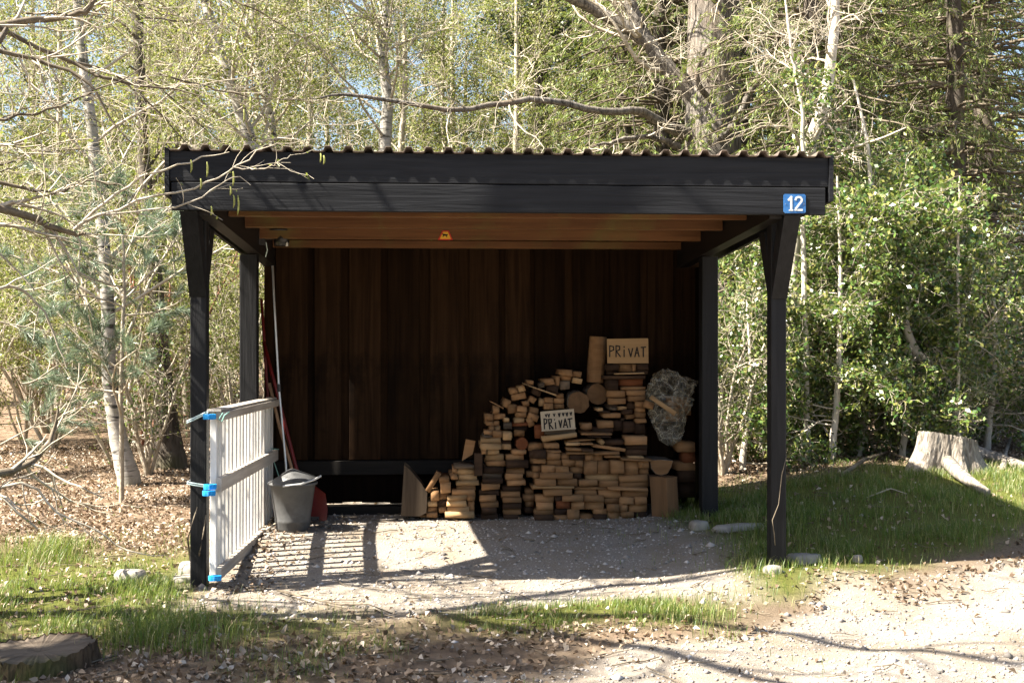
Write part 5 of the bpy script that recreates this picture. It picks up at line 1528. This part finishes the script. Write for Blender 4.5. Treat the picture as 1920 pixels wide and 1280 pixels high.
near_limbs = [
    (wl3([(-160, 470, 6.7), (-40, 392, 6.8), (40, 398, 6.9), (90, 420, 6.9), (135, 438, 7.0), (160, 438, 7.0)]), [0.035, 0.028, 0.024, 0.02, 0.015, 0.006]),
    (wl3([(-120, 930, 6.9), (-20, 893, 7.0), (40, 875, 7.1), (80, 845, 7.15), (103, 800, 7.2), (108, 755, 7.2)]), [0.034, 0.028, 0.023, 0.017, 0.012, 0.005]),
    (wl3([(-60, 60, 6.9), (40, 42, 7.0), (120, 30, 7.1), (165, 20, 7.1), (190, -20, 7.1)]), [0.026, 0.022, 0.018, 0.014, 0.008]),
    (wl3([(-60, 20, 6.8), (40, 75, 6.9), (130, 115, 7.0), (210, 150, 7.0), (300, 165, 7.1), (390, 185, 7.1)]), [0.018, 0.015, 0.012, 0.010, 0.007, 0.003]),
    (wl3([(-60, 80, 6.7), (60, 110, 6.8), (160, 150, 6.8), (200, 215, 6.8), (250, 270, 6.8)]), [0.016, 0.013, 0.010, 0.007, 0.003]),
    (wl3([(-60, 330, 6.9), (40, 350, 7.0), (110, 362, 7.0), (170, 340, 7.0), (240, 350, 7.0)]), [0.014, 0.011, 0.009, 0.006, 0.003]),
    (wl3([(-60, 225, 6.7), (60, 215, 6.7), (140, 190, 6.8), (200, 160, 6.8), (290, 120, 6.8)]), [0.010, 0.008, 0.007, 0.005, 0.002]),
    (wl3([(140, 430, 6.55), (200, 380, 6.5), (260, 335, 6.5), (310, 318, 6.5), (380, 300, 6.5), (430, 285, 6.5)]), [0.010, 0.008, 0.007, 0.006, 0.004, 0.002]),
    (wl3([(150, 420, 6.5), (240, 385, 6.45), (330, 360, 6.45), (400, 338, 6.45), (445, 310, 6.45), (490, 280, 6.45), (520, 268, 6.45)]), [0.009, 0.007, 0.006, 0.005, 0.004, 0.003, 0.002]),
    (wl3([(440, 314, 6.45), (480, 318, 6.45), (515, 308, 6.45), (545, 290, 6.45)]), [0.004, 0.0035, 0.003, 0.0015]),
    (wl3([(200, 402, 6.45), (300, 392, 6.45), (370, 375, 6.4), (430, 335, 6.4), (470, 347, 6.4)]), [0.006, 0.005, 0.004, 0.003, 0.0015]),
    (wl3([(-60, 560, 7.0), (30, 540, 7.2), (90, 600, 7.3), (125, 690, 7.3)]), [0.012, 0.010, 0.007, 0.003]),
    (wl3([(-80, 960, 6.4), (40, 905, 6.4), (110, 960, 6.4), (180, 990, 6.4), (240, 1030, 6.4), (310, 1040, 6.4)]), [0.010, 0.008, 0.006, 0.005, 0.004, 0.002])]
rl = random.Random(23)
for q in range(20):
    x0_, y0_ = rl.uniform(-120, 330), rl.uniform(-90, 150) if q < 13 else rl.uniform(150, 520)
    if q >= 13: x0_ = rl.uniform(-140, -40)
    dx_, dy_ = rl.uniform(170, 340), rl.uniform(30, 190) if q < 13 else rl.uniform(-60, 120)
    Yl = rl.uniform(7.4, 9.2); r0_ = rl.uniform(0.006, 0.011)
    near_limbs.insert(7, (wl3([(x0_ + dx_ * u_, y0_ + dy_ * u_ ** 1.4 + 26 * math.sin(u_ * 3 + q), Yl + 0.4 * u_) for u_ in (0, 0.25, 0.5, 0.75, 1.0)]), [r0_, r0_ * 0.85, r0_ * 0.65, r0_ * 0.45, r0_ * 0.2]))
NL = 27
Ls = [smooth_path(a_, b_, 16, 0.006) for a_, b_ in near_limbs]
Ss = [smooth_path(a_, b_, 20, 0.01) for a_, b_ in stems]
Pn = np.concatenate([x[0] for x in Ls]); Rn = np.concatenate([x[1] for x in Ls])
Pt1, Rt1 = spawn(Pn[:NL], Rn[:NL], 8, 0.55, 42, 7, (0.1, 1.0), 0.5, 0.0, 0.2, 0.0022, 0.35, 0.35)
Pt1b, Rt1b = spawn(Pn[NL:], Rn[NL:], 6, 0.32, 42, 6, (0.1, 1.0), 0.5, 0.0, 0.2, 0.0018, 0.5, 0.35)
Pt2, Rt2 = spawn(Pt1, Rt1, 4, 0.32, 45, 5, (0.2, 1.0), 0.6, -0.02, 0.22, 0.0016, 0.6, 0.2)
# high limbs over the clearing, above the frame
high = [([hb + Vector((0.2, -0.5, 3.9)), Vector((-2.9, 6.3, 4.5)), Vector((-2.1, 6.42, 4.8)), Vector((-1.2, 6.46, 5.0)), Vector((-0.2, 6.5, 5.1))], [0.05, 0.04, 0.03, 0.02, 0.008]),
        ([hb + Vector((0.2, -0.6, 4.2)), Vector((-2.9, 5.2, 5.0)), Vector((-2.2, 4.6, 5.4)), Vector((-1.3, 4.2, 5.6)), Vector((-0.2, 4.0, 5.7))], [0.05, 0.04, 0.03, 0.02, 0.008]),
        ([hb + Vector((0.2, -0.6, 4.0)), Vector((-3.0, 4.8, 4.6)), Vector((-2.4, 4.0, 4.9)), Vector((-1.6, 3.4, 5.2)), Vector((-0.8, 3.0, 5.3))], [0.05, 0.04, 0.03, 0.02, 0.008])]
Lh = [smooth_path(a_, b_, 16, 0.012) for a_, b_ in high]
Phh = np.concatenate([x[0] for x in Lh]); Rhh = np.concatenate([x[1] for x in Lh])
Pk1, Rk1 = spawn(Phh, Rhh, 12, 0.9, 45, 7, (0.1, 1.0), 0.5, 0.0, 0.2, 0.004, 0.35, 0.35, 0.4)
Pk2, Rk2 = spawn(Pk1, Rk1, 5, 0.4, 45, 5, (0.2, 1.0), 0.6, 0.0, 0.22, 0.003, 0.6, 0.2)
# the high crown above and left of the frame (shades the foreground)
Ps_ = np.concatenate([x[0] for x in Ss]); Rs_ = np.concatenate([x[1] for x in Ss])
Ph1, Rh1 = spawn(Ps_, Rs_, 9, 1.5, 55, 7, (0.55, 1.0), 0.5, 0.05, 0.2, 0.005, 0.3, 0.4)
Ph2, Rh2 = spawn(Ph1, Rh1, 5, 0.6, 50, 5, (0.2, 1.0), 0.6, 0.02, 0.2, 0.003, 0.5, 0.2)
C1, _t = along(Pt2, 3, 0.010, 0.3)
C2, _t = along(Pt1b, 2, 0.006, 0.4)
C3, _t = along(Ph2, 8, 0.06)
keep = C1[:, 0] < 99
parts = [('stem', tubes(a_, b_, 10), M['darkbark'], True) for a_, b_ in Ss] + [('limb', tubes(a_, b_, 7), M['twigdark'], True) for a_, b_ in Ls[:NL] + Lh] + [
         ('twigs', cat([tubes(a_, b_, 6) for a_, b_ in Ls[NL:]] + [tubes(Pt1, Rt1, 4), tubes(Pt1b, Rt1b, 4), tubes(Pt2, Rt2, 3), tubes(Ph1, Rh1, 4), tubes(Ph2, Rh2, 3), tubes(Pk1, Rk1, 4), tubes(Pk2, Rk2, 3)]), M['twig'], True),
         ('crown', cat([leaves(C1, 0.022, 0.6), leaves(C2, 0.020, 0.6), leaves(C3, 0.036, 0.7)]), M['spring'], False)]
finish(hz_e, hb, parts)
for (px, py, Y, ln) in ((601, 296, 6.45, 0.05), (607, 300, 6.45, 0.05), (358, 312, 6.45, 0.07), (388, 318, 6.45, 0.085), (437, 335, 6.42, 0.08), (438, 378, 6.42, 0.07), (446, 385, 6.42, 0.11), (396, 395, 6.42, 0.05), (376, 345, 6.42, 0.06), (432, 358, 6.42, 0.05), (469, 195, 6.8, 0.08), (457, 218, 6.8, 0.08), (300, 95, 6.9, 0.1), (210, 20, 6.9, 0.12)):
    p = W(px, py, Y) - hb
    mb = MB().tube([p + Vector((0, 0, ln * 0.5)), p + Vector((0.004, 0, ln * 0.2)), p + Vector((0.003, 0.002, -ln * 0.2)), p + Vector((-0.002, 0, -ln * 0.5))], [0.003, 0.0055, 0.0055, 0.002], 7)
    mb.build('catkin', M['catkin'], hz_e, True)
mb = MB().tube([W(601, 284, 6.45) - hb, W(590, 276, 6.45) - hb, W(560, 262, 6.45) - hb, W(520, 258, 6.45) - hb], [0.0015, 0.002, 0.0025, 0.003], 5)
mb.build('catkin_twig', M['twig'], hz_e, True)

# trees to the left of the frame that dapple the foreground
pt_ = [Vector((-6.8, 4.75, hz1(-6.8, 4.75))), Vector((-6.6, 4.65, 2.0)), Vector((-6.3, 4.6, 4.0)), Vector((-6.0, 4.6, 6.4))]
shade = broadleaf('foreground_tree', 'young tree beyond the left edge that shades the foreground', pt_, [0.14, 0.12, 0.09, 0.03], 'birch', 'twig', 'spring', 28, 7, 6, 1.75, 0.7, 0.33, 15, 0.064, tr=(0.25, 1.0), jit=0.06)
copy_tree(shade, (-4.8, 4.6, hz1(-4.8, 4.6)), 4.1, 0.66, 'third young tree beyond the left edge, smaller, shading the foreground')
copy_tree(shade, (-5.4, 3.2, hz1(-5.4, 3.2)), 2.0, 0.95, 'second young tree beyond the left edge that shades the foreground')

# ------------------------------------------------------------------ ground cover
def scatter(n, x0, x1, y0, y1, dens):
    x_ = rng.uniform(x0, x1, n); y_ = rng.uniform(y0, y1, n)
    k_ = rng.uniform(0, 1, n) < dens(x_, y_)
    return x_[k_], y_[k_]


def view_cull(x_, y_, m_=0.4):
    """only what stands in or near the wedge the path looks along"""
    c_, s_ = math.cos(YAW), math.sin(YAW)
    d = x_ * s_ + y_ * c_; r_ = x_ * c_ - y_ * s_
    return np.abs(r_) < 0.4445 * d + m_


def d_grass(x_, y_):
    z = zone_grass(x_, y_)
    r_, f_ = zone_gravel(x_, y_)
    inner = 1 - 0.97 * np.clip(f_ * 1.2, 0, 1)
    cl = sst(0.42, 0.66, fbm(x_ * 3.6, y_ * 3.6, 51))
    return np.clip(z * (0.13 + (0.72 + 0.15 * (x_ > -0.3)) * cl) * inner * (1 - 0.9 * r_), 0, 1) * np.clip(1.25 - (y_ - 5) * 0.11, 0.35, 1)


gxs, gys = scatter(560000, -5.5, 6, 4.6, 10.8, d_grass)
k_ = view_cull(gxs, gys); gxs, gys = gxs[k_], gys[k_]
N = len(gxs)
gz_ = hz(gxs, gys)
tall = 0.05 + 0.095 * sst(0.45, 0.8, fbm(gxs * 1.9, gys * 1.9, 61)) * (gxs < -0.9) + 0.02 * (gxs > 1.2)
hgt = tall * rng.uniform(0.5, 1.35, N)
az = rng.uniform(0, 6.283, N)
lean = rng.uniform(0.15, 0.9, N) * hgt
bx = np.stack([gxs, gys, gz_ - 0.004], -1)
sd = np.stack([-np.sin(az), np.cos(az), az * 0], -1) * (rng.uniform(0.0008, 0.0019, N))[:, None]
dr = np.stack([np.cos(az), np.sin(az), az * 0], -1)
md = bx + dr * (lean * 0.3)[:, None] + np.array([0, 0, 1]) * (hgt * 0.6)[:, None]
tp = bx + dr * lean[:, None] + np.array([0, 0, 1]) * hgt[:, None]
GV = np.stack([bx - sd, bx + sd, md + sd * 0.8, tp, md - sd * 0.8], 1).reshape(-1, 3)
ix = np.arange(N)[:, None] * 5
GF = np.concatenate([ix + np.array([[0, 1, 2, 4]])], 0)
GT = np.concatenate([ix + np.array([[4, 2, 3, 3]])], 0)
me = bpy.data.meshes.new('grass')
me.from_pydata([], [], [])
faces4 = GF; faces3 = ix + np.array([[4, 2, 3]])
me.vertices.add(len(GV)); me.vertices.foreach_set('co', GV.astype(np.float32).ravel())
lv = np.concatenate([faces4.ravel(), faces3.ravel()]).astype(np.int32)
me.loops.add(len(lv)); me.loops.foreach_set('vertex_index', lv)
me.polygons.add(2 * N)
me.polygons.foreach_set('loop_start', np.concatenate([np.arange(N) * 4, 4 * N + np.arange(N) * 3]).astype(np.int32))
me.polygons.foreach_set('loop_total', np.concatenate([np.full(N, 4), np.full(N, 3)]).astype(np.int32))
me.update(calc_edges=True); me.materials.append(M['grass'])
tag(link(bpy.data.objects.new('grass', me)), 'short patchy green grass round the carport', 'grass', None, 'stuff')


def d_litter(x_, y_):
    z = zone_litter(x_, y_)
    r_, f_ = zone_gravel(x_, y_)
    cl = 0.35 + 0.65 * sst(0.35, 0.6, fbm(x_ * 1.8, y_ * 1.8, 71))
    base = 0.06 + 0.05 * (x_ < 0.5)
    edge = 0.5 * sst(-1.55, -1.2, x_) * (1 - sst(-1.15, -0.75, x_)) * sst(6.6, 7, y_)
    e2 = 0.45 * np.clip(4 * r_ * (1 - r_), 0, 1) + 0.22 * zone_grass(x_, y_) * (x_ < -0.8)
    d = np.maximum(np.maximum(np.maximum(z * cl, base), edge), e2)
    return np.clip(d * (1 - 0.88 * np.maximum(r_ ** 2, f_ * (1 - edge))), 0, 1) * np.clip(1.2 - (y_ - 5) * 0.06, 0.3, 1)


lx, ly = scatter(230000, -7, 7.5, 4.5, 15, d_litter)
k_ = view_cull(lx, ly); lx, ly = lx[k_], ly[k_]
C = np.stack([lx, ly, hz(lx, ly) + rng.uniform(0.002, 0.016, len(lx))], -1)
o = mesh_obj('fallen_leaves', *leaves(C, 0.036, 0.62, np.array([0, 0, 1.5]), 0.7, 0.4), M['litter'])
tag(o, 'dry brown fallen leaves scattered over the ground', 'leaves', None, 'stuff')


def d_peb(x_, y_):
    r_, f_ = zone_gravel(x_, y_)
    return np.clip(np.maximum(r_, f_ * 0.9) + 0.03, 0, 1) * np.clip(1.2 - (y_ - 4.5) * 0.12, 0.3, 1)


sx_, sy_ = scatter(42000, -2, 5.5, 4.5, 9.6, d_peb)
k_ = view_cull(sx_, sy_); sx_, sy_ = sx_[k_], sy_[k_]
N = len(sx_)
C = np.stack([sx_, sy_, hz(sx_, sy_) + 0.001], -1)
s_ = np.exp(rng.normal(-5.2, 0.58, N))
oct_ = np.array([[1, 0, 0], [0, 1, 0], [-1, 0, 0], [0, -1, 0], [0, 0, 0.65], [0, 0, -0.5]], float)
Vp = C[:, None, :] + oct_[None] * s_[:, None, None] * rng.uniform(0.6, 1.3, (N, 6, 1))
tri = np.array([[0, 1, 4], [1, 2, 4], [2, 3, 4], [3, 0, 4], [1, 0, 5], [2, 1, 5], [3, 2, 5], [0, 3, 5]])
o = mesh_obj('loose_gravel', Vp.reshape(-1, 3), (np.arange(N)[:, None, None] * 6 + tri[None]).reshape(-1, 3), M['pebble'])
tag(o, 'loose small stones on the gravel floor and track', 'gravel', None, 'stuff')

# small twigs on the ground
tx, ty = scatter(2600, -5, 5.5, 4.6, 11, lambda a_, b_: 0.25 + 0.6 * zone_litter(a_, b_))
k_ = view_cull(tx, ty); tx, ty = tx[k_], ty[k_]
N = len(tx); az = rng.uniform(0, 6.28, N); ln = rng.uniform(0.05, 0.25, N)
u_ = np.linspace(-0.5, 0.5, 4)
Px = tx[:, None] + np.cos(az)[:, None] * ln[:, None] * u_ + rng.normal(size=(N, 4)) * 0.008
Py = ty[:, None] + np.sin(az)[:, None] * ln[:, None] * u_ + rng.normal(size=(N, 4)) * 0.008
Pz = hz(Px, Py) + 0.006 + rng.uniform(0, 0.012, (N, 4))
o = mesh_obj('twig_litter', *tubes(np.stack([Px, Py, Pz], -1), np.full((N, 4), 0.0022) * rng.uniform(0.6, 1.6, (N, 1)), 4), M['twigdark'])
tag(o, 'small dead twigs strewn over the ground', 'twigs', None, 'stuff')

tot = sum(len(m_.loops) - 2 * len(m_.polygons) for m_ in bpy.data.meshes)
print('TRIANGLES', tot, 'OBJECTS', len(bpy.data.objects))
